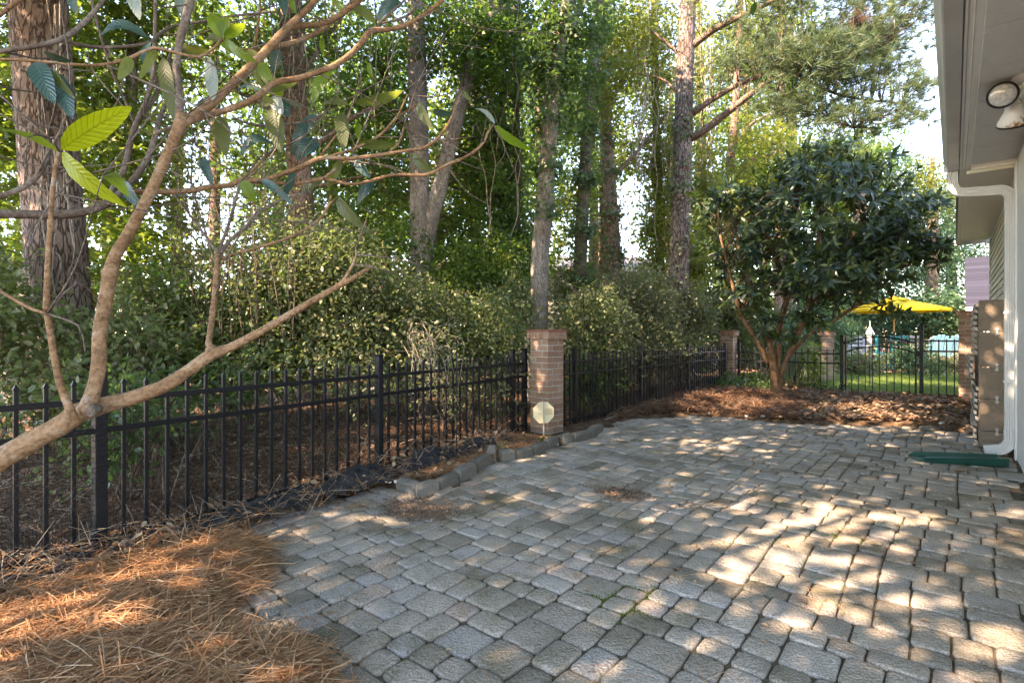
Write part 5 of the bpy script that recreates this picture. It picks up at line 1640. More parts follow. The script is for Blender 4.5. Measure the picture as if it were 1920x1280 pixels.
for i in own:
    a = Vector(axL[i]).normalized(); n_ = Vector(norL[i]); s_ = a.cross(n_).normalized(); n_ = s_.cross(a)
    o = link('leaf', lm, lq)
    z = szL[i]
    o.matrix_local = Matrix(((s_.x * z, a.x * z, n_.x * z, posL[i][0]), (s_.y * z, a.y * z, n_.y * z, posL[i][1]), (s_.z * z, a.z * z, n_.z * z, posL[i][2]), (0, 0, 0, 1)))
o = link('crown', scatter(tv, tf, posL[rest], axL[rest], norL[rest], szL[rest], smooth=True, name='crown'), lq, M['loquat']); o['kind'] = 'stuff'
twigs_to(lq, wh, src, M['twig'], rng, 420, .011)

# ---------------------------------------------------------------- foreground tree at left: bare limbs with a few big leaves
ft = thing('loquat_tree', 'close bare limbed tree entering from the left with a few large leaves', 'tree', tuple(P(-330, 1440, 1.5) * np.array([1, 1, 0])), 0)
fb_ = np.array(ft.location)
LIMBS = [
 ('trunk', 'limb', 1.55, 2.05, [(-330, 1440, 84), (-280, 1150, 72), (-180, 985, 62), (-60, 905, 54), (0, 862, 48), (60, 826, 46), (110, 800, 44), (150, 773, 44), (185, 762, 38), (250, 745, 32), (310, 722, 30), (350, 697, 27), (395, 665, 26), (430, 652, 20), (500, 615, 17), (550, 585, 15), (610, 550, 14), (660, 522, 11), (700, 497, 8)]),
 ('limb', 'limb', 1.70, 1.95, [(140, 785, 30), (163, 762, 36), (177, 725, 32), (186, 680, 33), (187, 630, 31), (198, 560, 30), (208, 510, 32), (216, 480, 28), (240, 440, 26), (280, 365, 25), (312, 295, 25), (335, 240, 27), (342, 215, 27)]),
 ('branch', 'limb_grey', 1.95, 2.1, [(340, 225, 22), (333, 175, 18), (331, 130, 17), (337, 80, 17), (350, 30, 19), (360, -20, 20), (372, -120, 18)]),
 ('branch', 'limb', 1.93, 2.6, [(338, 236, 24), (370, 215, 22), (408, 185, 21), (452, 142, 20), (495, 100, 19), (530, 62, 18), (546, 46, 16), (593, 0, 13), (640, -60, 10)]),
 ('branch', 'limb', 2.5, 2.8, [(540, 52, 14), (575, 48, 14), (612, 42, 13), (659, 14, 12), (700, -20, 10)]),
 ('branch', 'limb', 2.3, 2.9, [(505, 90, 13), (535, 84, 13), (570, 73, 12), (612, 49, 11), (659, 5, 10), (690, -40, 8)]),
 ('branch', 'limb', 1.98, 2.7, [(360, 225, 16), (377, 220, 16), (417, 209, 15), (478, 185, 15), (516, 155, 15), (560, 147, 14), (625, 124, 14), (655, 104, 14), (673, 86, 14), (692, 62, 15), (703, 57, 13), (728, 56, 11), (774, 41, 11), (827, 3, 9), (860, -40, 7)]),
 ('branch', 'limb_grey', 2.55, 2.7, [(694, 60, 9), (706, 50, 8), (730, 26, 6), (755, 4, 5), (775, -20, 4)]),
 ('branch', 'limb_grey', 2.6, 2.75, [(716, 44, 5), (748, 36, 6), (772, 24, 6), (782, 4, 6), (800, -8, 5)]),
 ('limb', 'limb', 1.66, 1.60, [(142, 790, 20), (130, 764, 19), (113, 720, 17), (101, 665, 15), (93, 615, 14), (87, 575, 14), (88, 545, 13), (90, 480, 11), (95, 420, 11), (98, 360, 10), (104, 315, 9), (110, 285, 9)]),
 ('branch', 'limb', 1.62, 1.62, [(0, 545, 8), (35, 566, 8), (62, 580, 8), (88, 588, 8)]),
 ('branch', 'limb', 1.93, 2.1, [(384, 672, 22), (398, 655, 22), (391, 644, 15), (394, 622, 14), (399, 585, 14), (402, 560, 13), (406, 510, 13), (409, 474, 13)]),
 ('branch', 'limb_grey', 2.1, 2.3, [(408, 480, 9), (418, 450, 8), (434, 405, 8), (448, 350, 7), (455, 338, 6)]),
 ('branch', 'limb_grey', 2.1, 2.4, [(410, 480, 10), (430, 452, 9), (465, 422, 9), (495, 392, 8), (535, 372, 6), (575, 360, 4)]),
 ('branch', 'limb', 2.1, 2.4, [(412, 486, 8), (440, 476, 7), (490, 462, 7), (540, 446, 6), (580, 425, 6), (605, 405, 6), (618, 382, 6), (632, 371, 5)]),
 ('branch', 'limb_grey', 2.1, 2.3, [(407, 472, 7), (370, 422, 6), (340, 382, 5), (312, 345, 4)]),
 ('branch', 'limb_grey', 2.1, 2.3, [(402, 490, 4), (396, 470, 4), (380, 420, 4), (366, 370, 3), (352, 320, 3)]),
 # second stem from the same base, feeding the upper left limbs
 ('limb', 'limb_grey', 1.55, 2.1, [(-290, 1200, 56), (-330, 900, 46), (-270, 600, 36), (-120, 440, 26), (-40, 408, 23), (0, 401, 22), (60, 402, 22), (130, 401, 22), (180, 391, 20), (215, 372, 18), (238, 350, 17)]),
 ('branch', 'limb_grey', 2.05, 2.3, [(195, 385, 15), (207, 362, 14), (232, 318, 14), (246, 260, 13), (258, 225, 12), (275, 188, 11), (288, 140, 10), (290, 80, 9), (292, 0, 8)]),
 ('branch', 'limb_grey', 2.1, 2.35, [(228, 362, 15), (255, 330, 15), (278, 295, 14), (292, 252, 13), (302, 215, 11), (318, 180, 9), (330, 130, 8)]),
 ('branch', 'limb_grey', 2.2, 2.3, [(258, 232, 9), (286, 190, 10), (306, 143, 9), (320, 100, 7)]),
 ('branch', 'limb', 2.1, 2.45, [(290, 250, 9), (320, 240, 9), (350, 220, 8), (390, 185, 7)]),
 ('branch', 'limb', 2.12, 2.7, [(225, 355, 12), (252, 359, 14), (302, 360, 14), (360, 357, 14), (395, 350, 13), (432, 348, 13), (452, 337, 14), (490, 338, 12), (552, 318, 11), (602, 297, 11), (658, 297, 10), (715, 290, 9), (760, 283, 8), (798, 276, 8), (827, 252, 7), (848, 218, 6), (858, 190, 4), (867, 172, 3)]),
 ('branch', 'limb', 2.35, 2.8, [(448, 338, 10), (490, 342, 9), (520, 343, 9), (560, 344, 9), (608, 335, 9), (640, 343, 8), (668, 345, 8), (703, 337, 8), (738, 328, 8), (798, 328, 8), (836, 310, 8), (870, 296, 7), (890, 284, 7), (908, 266, 6), (914, 250, 6), (925, 234, 5)]),
 ('branch', 'limb', 2.5, 2.8, [(596, 299, 8), (628, 291, 8), (658, 281, 7), (686, 269, 7), (708, 257, 6), (730, 236, 6), (745, 218, 6), (768, 206, 5), (784, 192, 5)]),
 ('branch', 'limb', 2.65, 2.7, [(740, 228, 5), (752, 205, 5), (764, 178, 4)]),
 ('branch', 'limb', 2.6, 2.7, [(730, 284, 5), (748, 268, 5), (757, 240, 5), (766, 212, 4)]),
 ('branch', 'limb', 2.5, 2.6, [(598, 296, 5), (618, 270, 5), (640, 240, 5), (655, 215, 5), (660, 200, 4)]),
 ('branch', 'limb', 2.45, 2.6, [(608, 334, 7), (628, 318, 7), (650, 302, 6), (672, 294, 5)]),
 ('branch', 'limb', 2.35, 2.5, [(455, 335, 7), (475, 318, 6), (500, 292, 6), (513, 282, 6), (520, 250, 5), (515, 215, 4)]),
 ('branch', 'limb_grey', 2.3, 2.6, [(440, 222, 6), (470, 233, 6), (505, 236, 6), (540, 233, 6), (575, 228, 6), (600, 218, 6), (615, 205, 5)]),
 ('limb', 'limb_grey', 1.6, 1.95, [(-330, 700, 30), (-220, 300, 24), (-90, 130, 16), (0, 97, 12), (47, 90, 12), (94, 81, 12), (127, 68, 12), (150, 50, 11), (178, 21, 10), (200, -8, 9)]),
 ('branch', 'limb_grey', 1.9, 2.4, [(120, 76, 9), (150, 85, 8), (192, 89, 8), (244, 87, 8), (281, 80, 8), (297, 66, 7), (323, 50, 7), (370, 42, 6), (440, 30, 6), (520, 22, 5)]),
 ('limb', 'limb', 1.6, 2.0, [(-300, 600, 20), (-180, 200, 15), (-70, 118, 9), (0, 112, 7), (70, 115, 7), (152, 122, 7), (199, 121, 8), (246, 108, 8), (288, 90, 8), (328, 99, 7), (372, 107, 7), (400, 92, 6), (416, 72, 5)]),
 ('branch', 'limb_grey', 1.6, 1.6, [(-120, 90, 6), (0, 178, 5), (35, 211, 5), (70, 240, 5), (92, 258, 6)]),
 ('branch', 'limb_grey', 1.6, 1.75, [(-140, 420, 18), (-60, 385, 15), (0, 368, 13), (25, 360, 13), (47, 350, 13), (66, 334, 12), (80, 318, 12), (89, 298, 11), (93, 262, 10)]),
 ('branch', 'limb_grey', 1.75, 1.9, [(76, 324, 8), (95, 325, 8), (115, 322, 7), (150, 317, 6), (170, 326, 5), (188, 336, 4)]),
 ('branch', 'limb', 1.7, 1.7, [(-60, 60, 12), (0, 28, 11), (24, 10, 10), (45, -8, 9)]),
 ('branch', 'limb_grey', 2.0, 2.2, [(168, -10, 7), (182, 40, 7), (194, 85, 7), (212, 140, 6), (228, 175, 5), (245, 215, 5), (256, 245, 5)]),
 ('branch', 'limb', 2.02, 2.0, [(628, 541, 9), (648, 520, 8), (662, 495, 7), (668, 478, 5), (667, 466, 3)]),
 ('branch', 'limb', 2.4, 2.5, [(487, -10, 5), (487, 20, 5), (483, 60, 5), (477, 90, 5)]),
 ('branch', 'limb', 2.2, 2.6, [(415, 74, 5), (440, 92, 4), (470, 92, 5), (500, 92, 5), (520, 86, 5)]),
]
rng = np.random.default_rng(501)
for i, (nm, mt, Ya, Yb, pts) in enumerate(LIMBS):
    q, r_ = px_path(pts, Ya, Yb); r_ = [x * (.76 if i else .84) for x in r_]
    limb(ft, nm, [p - fb_ for p in q], r_, M[mt], 14 if i < 2 else 9, .022 if i < 2 else .03, .03, 510 + i)
# knots and a cut stub where limbs fork
for (u, v, Y, r) in ((170, 768, 1.70, .020), (398, 657, 1.93, .017), (338, 230, 1.93, .018), (208, 510, 1.86, .022), (88, 578, 1.62, .009)):
    c = P(u, v, Y) - fb_
    m = MB()
    for k_ in range(3):
        m.lathe(c + rng.normal(0, r * .25, 3), [(r * .2, -r), (r * .8, -r * .7), (r * 1.02, 0), (r * .8, r * .7), (r * .2, r)], 12, az=rng.normal(0, 1, 3))
    m.build('knot', M['limb'], ft, True)

m = MB()
c = P(170, 772, 1.655) - fb_
m.lathe(c, [(.016, .03), (.0175, 0), (.0145, -.006), (.01, -.004), (.003, -.006)], 14, az=(.1, .9, .3))
m.build('cut_stub', M['limb_grey'], ft, True)
# fine bare twigs criss-crossing behind the limbs
m = MB()
ends = []
for i, (nm, mt, Ya, Yb, pts) in enumerate(LIMBS):
    if i in (0, 1, 9, 17): continue
    q, r_ = px_path(pts, Ya, Yb); q, r_ = resample(q, r_, .06)
    for _ in range(3):
        j = rng.integers(len(q) // 3, len(q))
        d = unit(rng.normal(0, 1, 3) + np.array([.6, .4, .5]))
        L = rng.uniform(.15, .75)
        a_ = q[j]; mid = a_ + d * L * .5 + rng.normal(0, .03, 3); e = a_ + d * L + rng.normal(0, .06, 3)
        qq, rr = resample(np.array([a_, mid, e]) - fb_, [.0036, .0026, .0014], .05)
        m.tube(qq, rr, 5)
        if rng.random() < .6:
            e2 = mid + unit(d + rng.normal(0, .6, 3)) * L * .45
            m.tube(np.array([mid, (mid + e2) / 2 + rng.normal(0, .02, 3), e2]) - fb_, [.0024, .0018, .001], 4)
o = m.build('twigs', M['limb_grey'], ft, True); o['kind'] = 'stuff'

def big_leaf(base, tip, width, mat, Y0, Y1, curl=.12, face=0.0, seg=9, fold=.16):
    """one blade from base to tip (pixels at depths Y0,Y1); face tilts the blade towards/away from the lens"""
    a = P(*base, Y0) - fb_; b_ = P(*tip, Y1) - fb_
    ax = b_ - a; L = np.linalg.norm(ax); ax /= L
    view = unit((a + b_) / 2 + fb_ - np.array([0, 0, CAM_H]))
    nor = -view - ax * np.dot(-view, ax); nor = unit(nor)
    side = np.cross(ax, nor)
    nor2 = nor * math.cos(face) + side * math.sin(face)
    side2 = np.cross(ax, nor2)
    hw = width / 2 * (Y0 + Y1) / 2 / FPX / max(.35, abs(math.cos(face)))
    vs, fs, uv = [], [], []
    xs = (-1, -.5, 0, .5, 1)
    for i in range(seg + 1):
        y = i / seg
        w = hw * (math.sin(math.pi * (y * .95 + .025) ** .85) ** .75) if i not in (0, seg) else hw * .06
        cz = curl * L * math.sin(math.pi * y) * 1.0
        for x in xs:
            wv = .05 * hw * math.sin(y * 26) * abs(x)
            p = a + ax * (L * y) + side2 * (x * w) + nor2 * (cz + abs(x) * w * fold + wv) + np.array([0, 0, curl * L * .5 * math.sin(math.pi * y)])
            vs.append(p); uv.append((x, y))
    for i in range(seg):
        for k_ in range(4):
            q = i * 5 + k_
            fs.append((q, q + 1, q + 6, q + 5))
    me = np_mesh('leaf', vs, np.array(fs), smooth=True, uv=np.array(uv))
    return link('leaf', me, ft, M[mat])
LEAVES = [((116, 280), (247, 200), 46, 'big_y', 1.60, 1.56, .08, .15), ((116, 287), (238, 388), 30, 'big_y', 1.60, 1.60, .14, .75), ((108, 284), (-5, 242), 12, 'big_g', 1.60, 1.55, .05, 1.2),
 ((66, 118), (103, 196), 36, 'big_b', 1.62, 1.58, .08, .2), ((92, 132), (112, 190), 34, 'big_b', 1.63, 1.60, .08, -.3), ((112, 150), (136, 224), 30, 'big_b', 1.64, 1.6, .08, .2), ((82, 98), (135, 116), 12, 'big_b', 1.63, 1.66, .1, .9), ((100, 122), (142, 185), 12, 'big_o', 1.63, 1.6, .1, 1.0),
 ((306, 108), (327, 226), 24, 'big_o', 2.0, 1.95, .05, .3), ((342, 90), (394, 94), 18, 'big_o', 2.1, 2.1, .2, .6), ((376, 108), (345, 92), 14, 'big_o', 2.1, 2.15, .1, .6), ((392, 108), (399, 190), 22, 'big_w', 2.1, 2.05, -.05, .4),
 ((426, 78), (482, 116), 18, 'big_g', 2.15, 2.1, .12, .8), ((484, 120), (512, 152), 22, 'big_g', 2.2, 2.2, .08, .3), ((416, 72), (394, 27), 28, 'big_g', 2.1, 2.1, .1, .2), ((418, 72), (424, 32), 22, 'big_g', 2.1, 2.12, .1, -.5), ((420, 70), (460, 45), 18, 'big_g', 2.1, 2.1, .1, .3), ((414, 76), (388, 72), 14, 'big_o', 2.1, 2.1, .1, .6), ((420, 78), (430, 98), 14, 'big_g', 2.1, 2.05, .1, .3),
 ((412, 218), (424, 294), 28, 'big_o', 2.2, 2.15, .05, .1), ((510, 203), (527, 286), 32, 'big_o', 2.3, 2.25, .05, .2), ((512, 180), (530, 216), 24, 'big_w', 2.32, 2.28, .05, .2), ((524, 182), (540, 220), 22, 'big_b', 2.33, 2.3, .05, -.3), ((508, 178), (468, 150), 14, 'big_o', 2.3, 2.35, .15, .8), ((508, 176), (440, 170), 11, 'big_b', 2.3, 2.35, .1, 1.0), ((510, 186), (494, 200), 18, 'big_o', 2.3, 2.25, .1, .3), ((514, 180), (532, 166), 14, 'big_g', 2.3, 2.3, .1, .3), ((530, 184), (570, 197), 9, 'big_w', 2.3, 2.3, .1, 1.1),
 ((596, 265), (556, 300), 28, 'big_b', 2.5, 2.4, .12, .3), ((513, 272), (450, 292), 16, 'big_b', 2.35, 2.3, .25, .9), ((380, 296), (399, 347), 18, 'big_b', 2.3, 2.25, .08, .3), ((640, 212), (645, 282), 26, 'big_o', 2.55, 2.5, .05, .1), ((672, 232), (674, 264), 12, 'big_g', 2.6, 2.55, .05, .4), ((664, 192), (755, 170), 20, 'big_o', 2.6, 2.65, .18, .75), ((654, 197), (604, 196), 12, 'big_o', 2.6, 2.6, .1, .7), ((784, 194), (812, 242), 18, 'big_o', 2.75, 2.7, .1, .6), ((812, 210), (848, 214), 14, 'big_b', 2.8, 2.75, .1, .5),
 ((668, 268), (742, 272), 18, 'big_o', 2.6, 2.65, .12, .6), ((772, 290), (820, 330), 18, 'big_o', 2.7, 2.65, .15, .5), ((660, 292), (694, 334), 20, 'big_b', 2.6, 2.55, .1, .3), ((928, 236), (998, 282), 16, 'big_g', 2.8, 2.75, .12, .8), ((928, 233), (890, 204), 8, 'big_w', 2.8, 2.85, .1, .9), ((632, 372), (690, 434), 22, 'big_o', 2.4, 2.35, .16, .6),
 ((228, 342), (266, 392), 22, 'big_b', 2.1, 2.05, .1, .4), ((248, -14), (262, 38), 24, 'big_w', 2.1, 2.05, .1, .2), ((280, 72), (188, 68), 16, 'big_b', 2.1, 2.05, .22, .8), ((530, -16), (536, 34), 16, 'big_b', 2.5, 2.45, .06, .3), ((543, -8), (556, 28), 12, 'big_g', 2.5, 2.45, .06, .4), ((336, -10), (342, 30), 18, 'big_b', 2.1, 2.1, .06, .2), ((132, -10), (143, 26), 16, 'big_b', 1.9, 1.9, .06, .3), ((836, 246), (826, 256), 12, 'big_o', 2.75, 2.7, .05, .3), ((624, -10), (640, 22), 12, 'big_g', 2.7, 2.7, .08, .5), ((604, 70), (606, 105), 10, 'big_g', 2.7, 2.65, .05, .4), ((866, 172), (884, 190), 9, 'big_o', 2.7, 2.7, .05, .3), ((690, 118), (700, 150), 9, 'big_g', 2.7, 2.65, .06, .4)]
rl = random.Random(44)
for (u, v, Y) in ((470, 92, 2.3), (520, 88, 2.4), (552, 318, 2.4), (490, 338, 2.3), (608, 335, 2.5), (575, 228, 2.5), (600, 218, 2.6), (455, 338, 2.2), (560, 147, 2.3), (625, 124, 2.5), (246, 108, 1.8), (288, 90, 1.9), (187, 334, 1.9), (281, 80, 2.1), (390, 185, 2.4), (703, 337, 2.7), (659, 14, 2.8), (593, 0, 2.6), (755, 6, 2.7), (640, 297, 2.5)):
    a_ = math.radians(rl.uniform(25, 155)); L0 = rl.uniform(48, 82)
    LEAVES.append(((u, v), (u + L0 * math.cos(a_), v + L0 * math.sin(a_)), rl.uniform(14, 24), rl.choice(['big_o', 'big_o', 'big_b', 'big_b', 'big_g']), Y, Y + rl.uniform(-.08, .06), rl.uniform(.06, .2), rl.uniform(-.7, .9)))
for L_ in LEAVES:
    big_leaf(*L_)

# ---------------------------------------------------------------- ground cover
def needle_field(name, n, sampler, zf, size, mat, seed, flow=None, tilt=.12, thick=.03, parent=None, tpl=STRAW, widen=1.0):
    rng = np.random.default_rng(seed)
    xy = sampler(n, rng)
    z = zf(xy[:, 0], xy[:, 1]) + np.abs(rng.normal(0, thick, len(xy)))
    a = rng.uniform(0, 2 * math.pi, len(xy))
    if flow is not None:
        a = flow + rng.normal(0, .75, len(xy)) + wav(xy[:, 0], xy[:, 1], 2.7, .5, 3.0)
        a += rng.integers(0, 2, len(xy)) * math.pi
    ax = np.column_stack([np.cos(a), np.sin(a), rng.normal(0, tilt, len(xy))])
    nn = np.tile([0, 0, 1.0], (len(xy), 1)) + rng.normal(0, .3, (len(xy), 3))
    L = size * (.5 + .8 * rng.random(len(xy)))
    pos = np.column_stack([xy, z]) - ax * (L / 2)[:, None]
    o = link(name, scatter(tpl[0], tpl[1], pos, ax, nn, L, name=name, widen=np.full(len(xy), widen)), parent, mat)
    tag(o, kind='stuff')
    return o
def poly_sampler(poly, bias=0.0, jitter=.0):
    poly = np.asarray(poly)
    lo, hi = poly.min(0), poly.max(0)
    def f(n, rng):
        out = np.zeros((0, 2))
        while len(out) < n:
            p = lo + (hi - lo) * rng.random((n * 2, 2))
            if bias: 
                p = p[rng.random(len(p)) < np.clip((bias / np.hypot(p[:, 0], p[:, 1])) ** 1.6, 0, 1)]
            p = p[in_poly(p[:, 0], p[:, 1], poly)]
            out = np.vstack([out, p])
        out = out[:n]
        return out + rng.normal(0, jitter, out.shape)
    return f

# foreground straw: a low mound spilling over the edge of the pavers
STRAW_PX = [(-420, 1100), (-200, 1110), (0, 1075), (120, 1040), (200, 1012), (290, 980), (350, 968), (430, 985), (492, 1010), (500, 1042), (482, 1085), (440, 1112), (418, 1140), (430, 1168), (500, 1172), (560, 1186), (602, 1222), (625, 1290), (640, 1360), (200, 1600), (-700, 1500)]
SP = np.array([G(u, v, .05) for u, v in STRAW_PX])
def straw_z(x, y):
    d = dist_poly(x, y, SP)
    h = .085 * (1 - np.exp(-d / .13))
    return -.015 + h + wav(x, y, 3.1, .012, .7) + wav(x, y, 8.3, .007, 1.9)
sx_, sy_ = np.meshgrid(np.arange(-3.6, .2, .03), np.arange(.7, 3.9, .03))
si = np.arange(sx_.size).reshape(sx_.shape)
kp = in_poly(sx_, sy_, SP)
Fq = np.stack([si[:-1, :-1], si[:-1, 1:], si[1:, 1:], si[1:, :-1]], -1).reshape(-1, 4)
Fq = Fq[kp.ravel()[Fq].all(1)]
used = np.unique(Fq); remap = np.full(sx_.size, -1); remap[used] = np.arange(len(used))
V_ = np.stack([sx_, sy_, straw_z(sx_, sy_)], -1).reshape(-1, 3)[used]
straw = link('pine_straw', np_mesh('pine_straw', V_, remap[Fq], smooth=True), None, M['strawbed']); tag(straw, kind='stuff')
needle_field('pine_needles', 34000, poly_sampler(SP, 2.6, .02), straw_z, .17, M['straw'], 601, flow=.35, tilt=.18, thick=.014)
needle_field('pine_needles', 14000, poly_sampler(SP, 2.6, .05), straw_z, .18, M['straw'], 602, tilt=.25, thick=.018)
needle_field('dry_leaves', 240, poly_sampler(SP), straw_z, .045, M['dead_leaf'], 603, tilt=.3, thick=.02, tpl=DRYLEAF)
# stray needles on the pavers next to it
edge = np.array([G(u, v) for u, v in ((500, 1000), (480, 1100), (430, 1150), (600, 1210), (640, 1290), (700, 1280), (640, 1180), (520, 1140), (560, 1040), (640, 960), (860, 960), (930, 890), (900, 870), (740, 925), (560, 945))])
needle_field('stray_needles', 420, poly_sampler(edge, 0, .05), lambda x, y: patio_z(x, y) + .002, .13, M['straw'], 604, tilt=.03, thick=.003)
PV = np.array([p[:2] for p in PATIO])
needle_field('stray_needles', 700, poly_sampler(PV, 3.0), lambda x, y: patio_z(x, y) + .002, .12, M['straw'], 605, tilt=.03, thick=.003)
needle_field('stray_leaves', 170, poly_sampler(PV, 4.0), lambda x, y: patio_z(x, y) + .003, .03, M['dead_leaf'], 606, tilt=.2, thick=.004, tpl=DRYLEAF)
# left bed between fence and pavers, and behind the fence
BED_L = np.array([LP(2.6), LP(3.2), LP(4.0), LP(5.0), LP(6.3), G(1050, 826), G(1000, 846), G(938, 862), G(925, 868), G(862, 898), G(745, 915), G(700, 905), G(560, 940), G(470, 955), G(330, 985)])
needle_field('pine_needles', 9000, poly_sampler(BED_L), lambda x, y: bed_z(x, y), .15, M['straw'], 611, tilt=.2, thick=.012)
needle_field('dry_leaves', 700, poly_sampler(BED_L), lambda x, y: bed_z(x, y), .05, M['dead_leaf'], 612, tilt=.4, thick=.015, tpl=DRYLEAF)
BEH = np.array([LP(1.6), LP(3), LP(4.5), LP(6.4), (.7, 7.0), (3, 9.8), (4.6, 12), (2.5, 14), (-3, 12), (-6, 8), (-6.5, 4)])
needle_field('pine_needles', 42000, poly_sampler(BEH, 4.5), lambda x, y: bed_z(x, y), .19, M['shaded_straw'], 613, tilt=.2, thick=.02, widen=1.2)
needle_field('dry_leaves', 4200, poly_sampler(BEH, 4.5), lambda x, y: bed_z(x, y), .045, M['dead_leaf'], 614, tilt=.35, thick=.02, tpl=DRYLEAF)
needle_field('fallen_twigs', 900, poly_sampler(BEH, 4.5), lambda x, y: bed_z(x, y) + .03, .5, M['dry_twig'], 615, tilt=.35, thick=.05, widen=.5)
# back bed: straw at left, bark mulch at right
BACK1 = np.array([G(1130, 800), G(1165, 786), G(1215, 778), G(1300, 776), G(1380, 781), G(1460, 789), G(1500, 792), G(1500, 745), G(1380, 738), (4.6, 11.7), (3.2, 9.9), (1.9, 8.35)])
BACK2 = np.array([G(1440, 789), G(1560, 793), G(1680, 797), G(1832, 808), H(1.2, .35, 0)[:2], H(4, .35, 0)[:2], (8.1, 9.6), (6.8, 10.75), (5.7, 11.6)])
needle_field('pine_needles', 26000, poly_sampler(BACK1), lambda x, y: bed_z(x, y) + wav(x, y, 3.3, .03, .2), .22, M['shaded_straw'], 621, tilt=.3, thick=.04, widen=1.7)
needle_field('dry_leaves', 1500, poly_sampler(BACK1), bed_z, .07, M['dead_leaf'], 625, tilt=.4, thick=.02, tpl=DRYLEAF)
needle_field('bark_mulch', 11000, poly_sampler(BACK2), bed_z, .075, M['mulch'], 622, tilt=.3, thick=.02, tpl=CHIP)
needle_field('dry_leaves', 1500, poly_sampler(BACK2), bed_z, .08, M['dead_leaf'], 623, tilt=.4, thick=.03, tpl=DRYLEAF)
needle_field('pine_needles', 5000, poly_sampler(BACK2), bed_z, .17, M['shaded_straw'], 624, tilt=.2, thick=.02, widen=1.3)
# weeds and ivy creeping along the foot of the far fences
rng = np.random.default_rng(631)
def creeper(label, pts, n, mat, size, spread, hgt, seed):
    rng = np.random.default_rng(seed)
    pts = np.array(pts); i = rng.integers(0, len(pts), n)
    c = pts[i] + np.column_stack([rng.normal(0, spread, n), rng.normal(0, spread, n), np.abs(rng.normal(0, hgt, n))])
    ax = rng.normal(0, .7, (n, 3)); ax[:, 2] += .2
    nn = rng.normal(0, .5, (n, 3)); nn[:, 2] += 1
    o = link('creeping_ivy', scatter(OVAL6[0], OVAL6[1], c, ax, nn, size * (.6 + .8 * rng.random(n)), name='creeping_ivy'), None, M[mat])
    return tag(o, kind='stuff')
creeper('', [(4.4 + .05 * i, 11.3 + .05 * i, .03) for i in range(12)], 900, 'leaf_ivy', .075, .22, .12, 632)
creeper('', [(*(ba + D2 * s - D1 * .12), .0) for s in np.linspace(.2, 2.0, 14)], 800, 'leaf_ivy', .07, .14, .10, 633)
creeper('', [(*(ba + D2 * s - D1 * .1), .0) for s in np.linspace(.9, 1.5, 8)], 260, 'dead_leaf', .08, .14, .12, 634)
creeper('', [(*G(1022, 835), .03), (*G(935, 850), .03)], 90, 'leaf_g', .035, .04, .04, 635)
creeper('', [(*G(1480, 765), .03), (*G(1570, 765), .02)], 160, 'leaf_yg', .05, .2, .03, 636)
# yellow green climbing vine on the open fence
vt = thing('climbing_vine', 'bright yellow green vine climbing the open fence right of the loquat trunk', 'vine', (*(ba + D2 * 1.55), 0), 0)
bb_ = np.array([*(ba + D2 * 1.55), 0])
rng = np.random.default_rng(641)
m = MB(); Lp = []
for k_ in range(5):
    pts = [np.array([rng.normal(0, .1), rng.normal(0, .03), z]) for z in (0, .3, .6, .95)]
    q, r_ = resample(pts, [.006, .005, .004, .002], .08); m.tube(q, r_, 4)
    for j in rng.integers(0, len(q), 60): Lp.append(q[j] + rng.normal(0, .07, 3))
o = m.build('stems', M['twig'], vt); o['kind'] = 'stuff'
pos = np.array(Lp); ax = rng.normal(0, .6, pos.shape); ax[:, 2] -= .6
o = link('vine_leaves', scatter(STAR10[0], STAR10[1], pos, ax, rand_dirs(len(pos), rng), .06 + .03 * rng.random(len(pos)), name='vine_leaves'), vt, M['leaf_yg']); o['kind'] = 'stuff'
# rumpled black landscape fabric with dead stalks at the foot of the left fence
fx_ = []
ys = np.linspace(1.9, 6.0, 240); ws = np.linspace(0, 1, 14)
rng = np.random.default_rng(651)
V_ = []
for y in ys:
    c = LP(y) + np.array([.82, -.52]) * .03
    amp = .045 + .08 * math.exp(-((y - 4.55) / .75) ** 2)
    for w in ws:
        p = c + np.array([.845, -.534]) * (w * (.27 + .08 * math.exp(-((y - 4.4) / .8) ** 2)))
        z = .075 + amp * math.sin(w * math.pi) * (.6 + .4 * math.sin(y * 9 + w * 3)) + .014 * math.sin(y * 31 + w * 9) + .010 * math.sin(y * 67 - w * 17) + rng.normal(0, .008)
        V_.append((p[0], p[1], z))
ii = np.arange(len(V_)).reshape(len(ys), len(ws))
o = link('landscape_fabric', np_mesh('landscape_fabric', V_, np.stack([ii[:-1, :-1], ii[:-1, 1:], ii[1:, 1:], ii[1:, :-1]], -1).reshape(-1, 4), smooth=True), None, M['fabric'])
tag(o, 'rumpled black landscape fabric along the foot of the left fence', 'landscape fabric')
FAB = np.array([LP(1.9), LP(6.2), LP(6.2) + np.array([.28, -.18]), LP(4.4) + np.array([.32, -.2]), LP(1.9) + np.array([.28, -.18])])
needle_field('dead_stalks', 650, poly_sampler(FAB), lambda x, y: bed_z(x, y) + .03, .28, M['dry_twig'], 652, tilt=.55, thick=.05, widen=.5)
needle_field('dry_leaves', 150, poly_sampler(FAB), lambda x, y: bed_z(x, y) + .05, .05, M['dead_leaf'], 653, tilt=.5, thick=.04, tpl=DRYLEAF)
needle_field('pine_needles', 1500, poly_sampler(FAB), lambda x, y: bed_z(x, y) + .02, .17, M['straw'], 654, tilt=.4, thick=.03)
pp = [np.append(G(u, v), .025) for u, v in ((330, 985), (420, 968), (520, 948), (620, 925), (690, 905))]
q, r_ = resample(pp, [.009] * len(pp), .08)
o = MB().tube(q, r_, 8).build('irrigation_pipe', M['black'], None, True)
tag(o, 'thin black irrigation pipe between the pavers and the left fence', 'pipe')
pp = [np.append(G(u, v), .03) for u, v in ((1135, 790), (1160, 783), (1178, 778))]
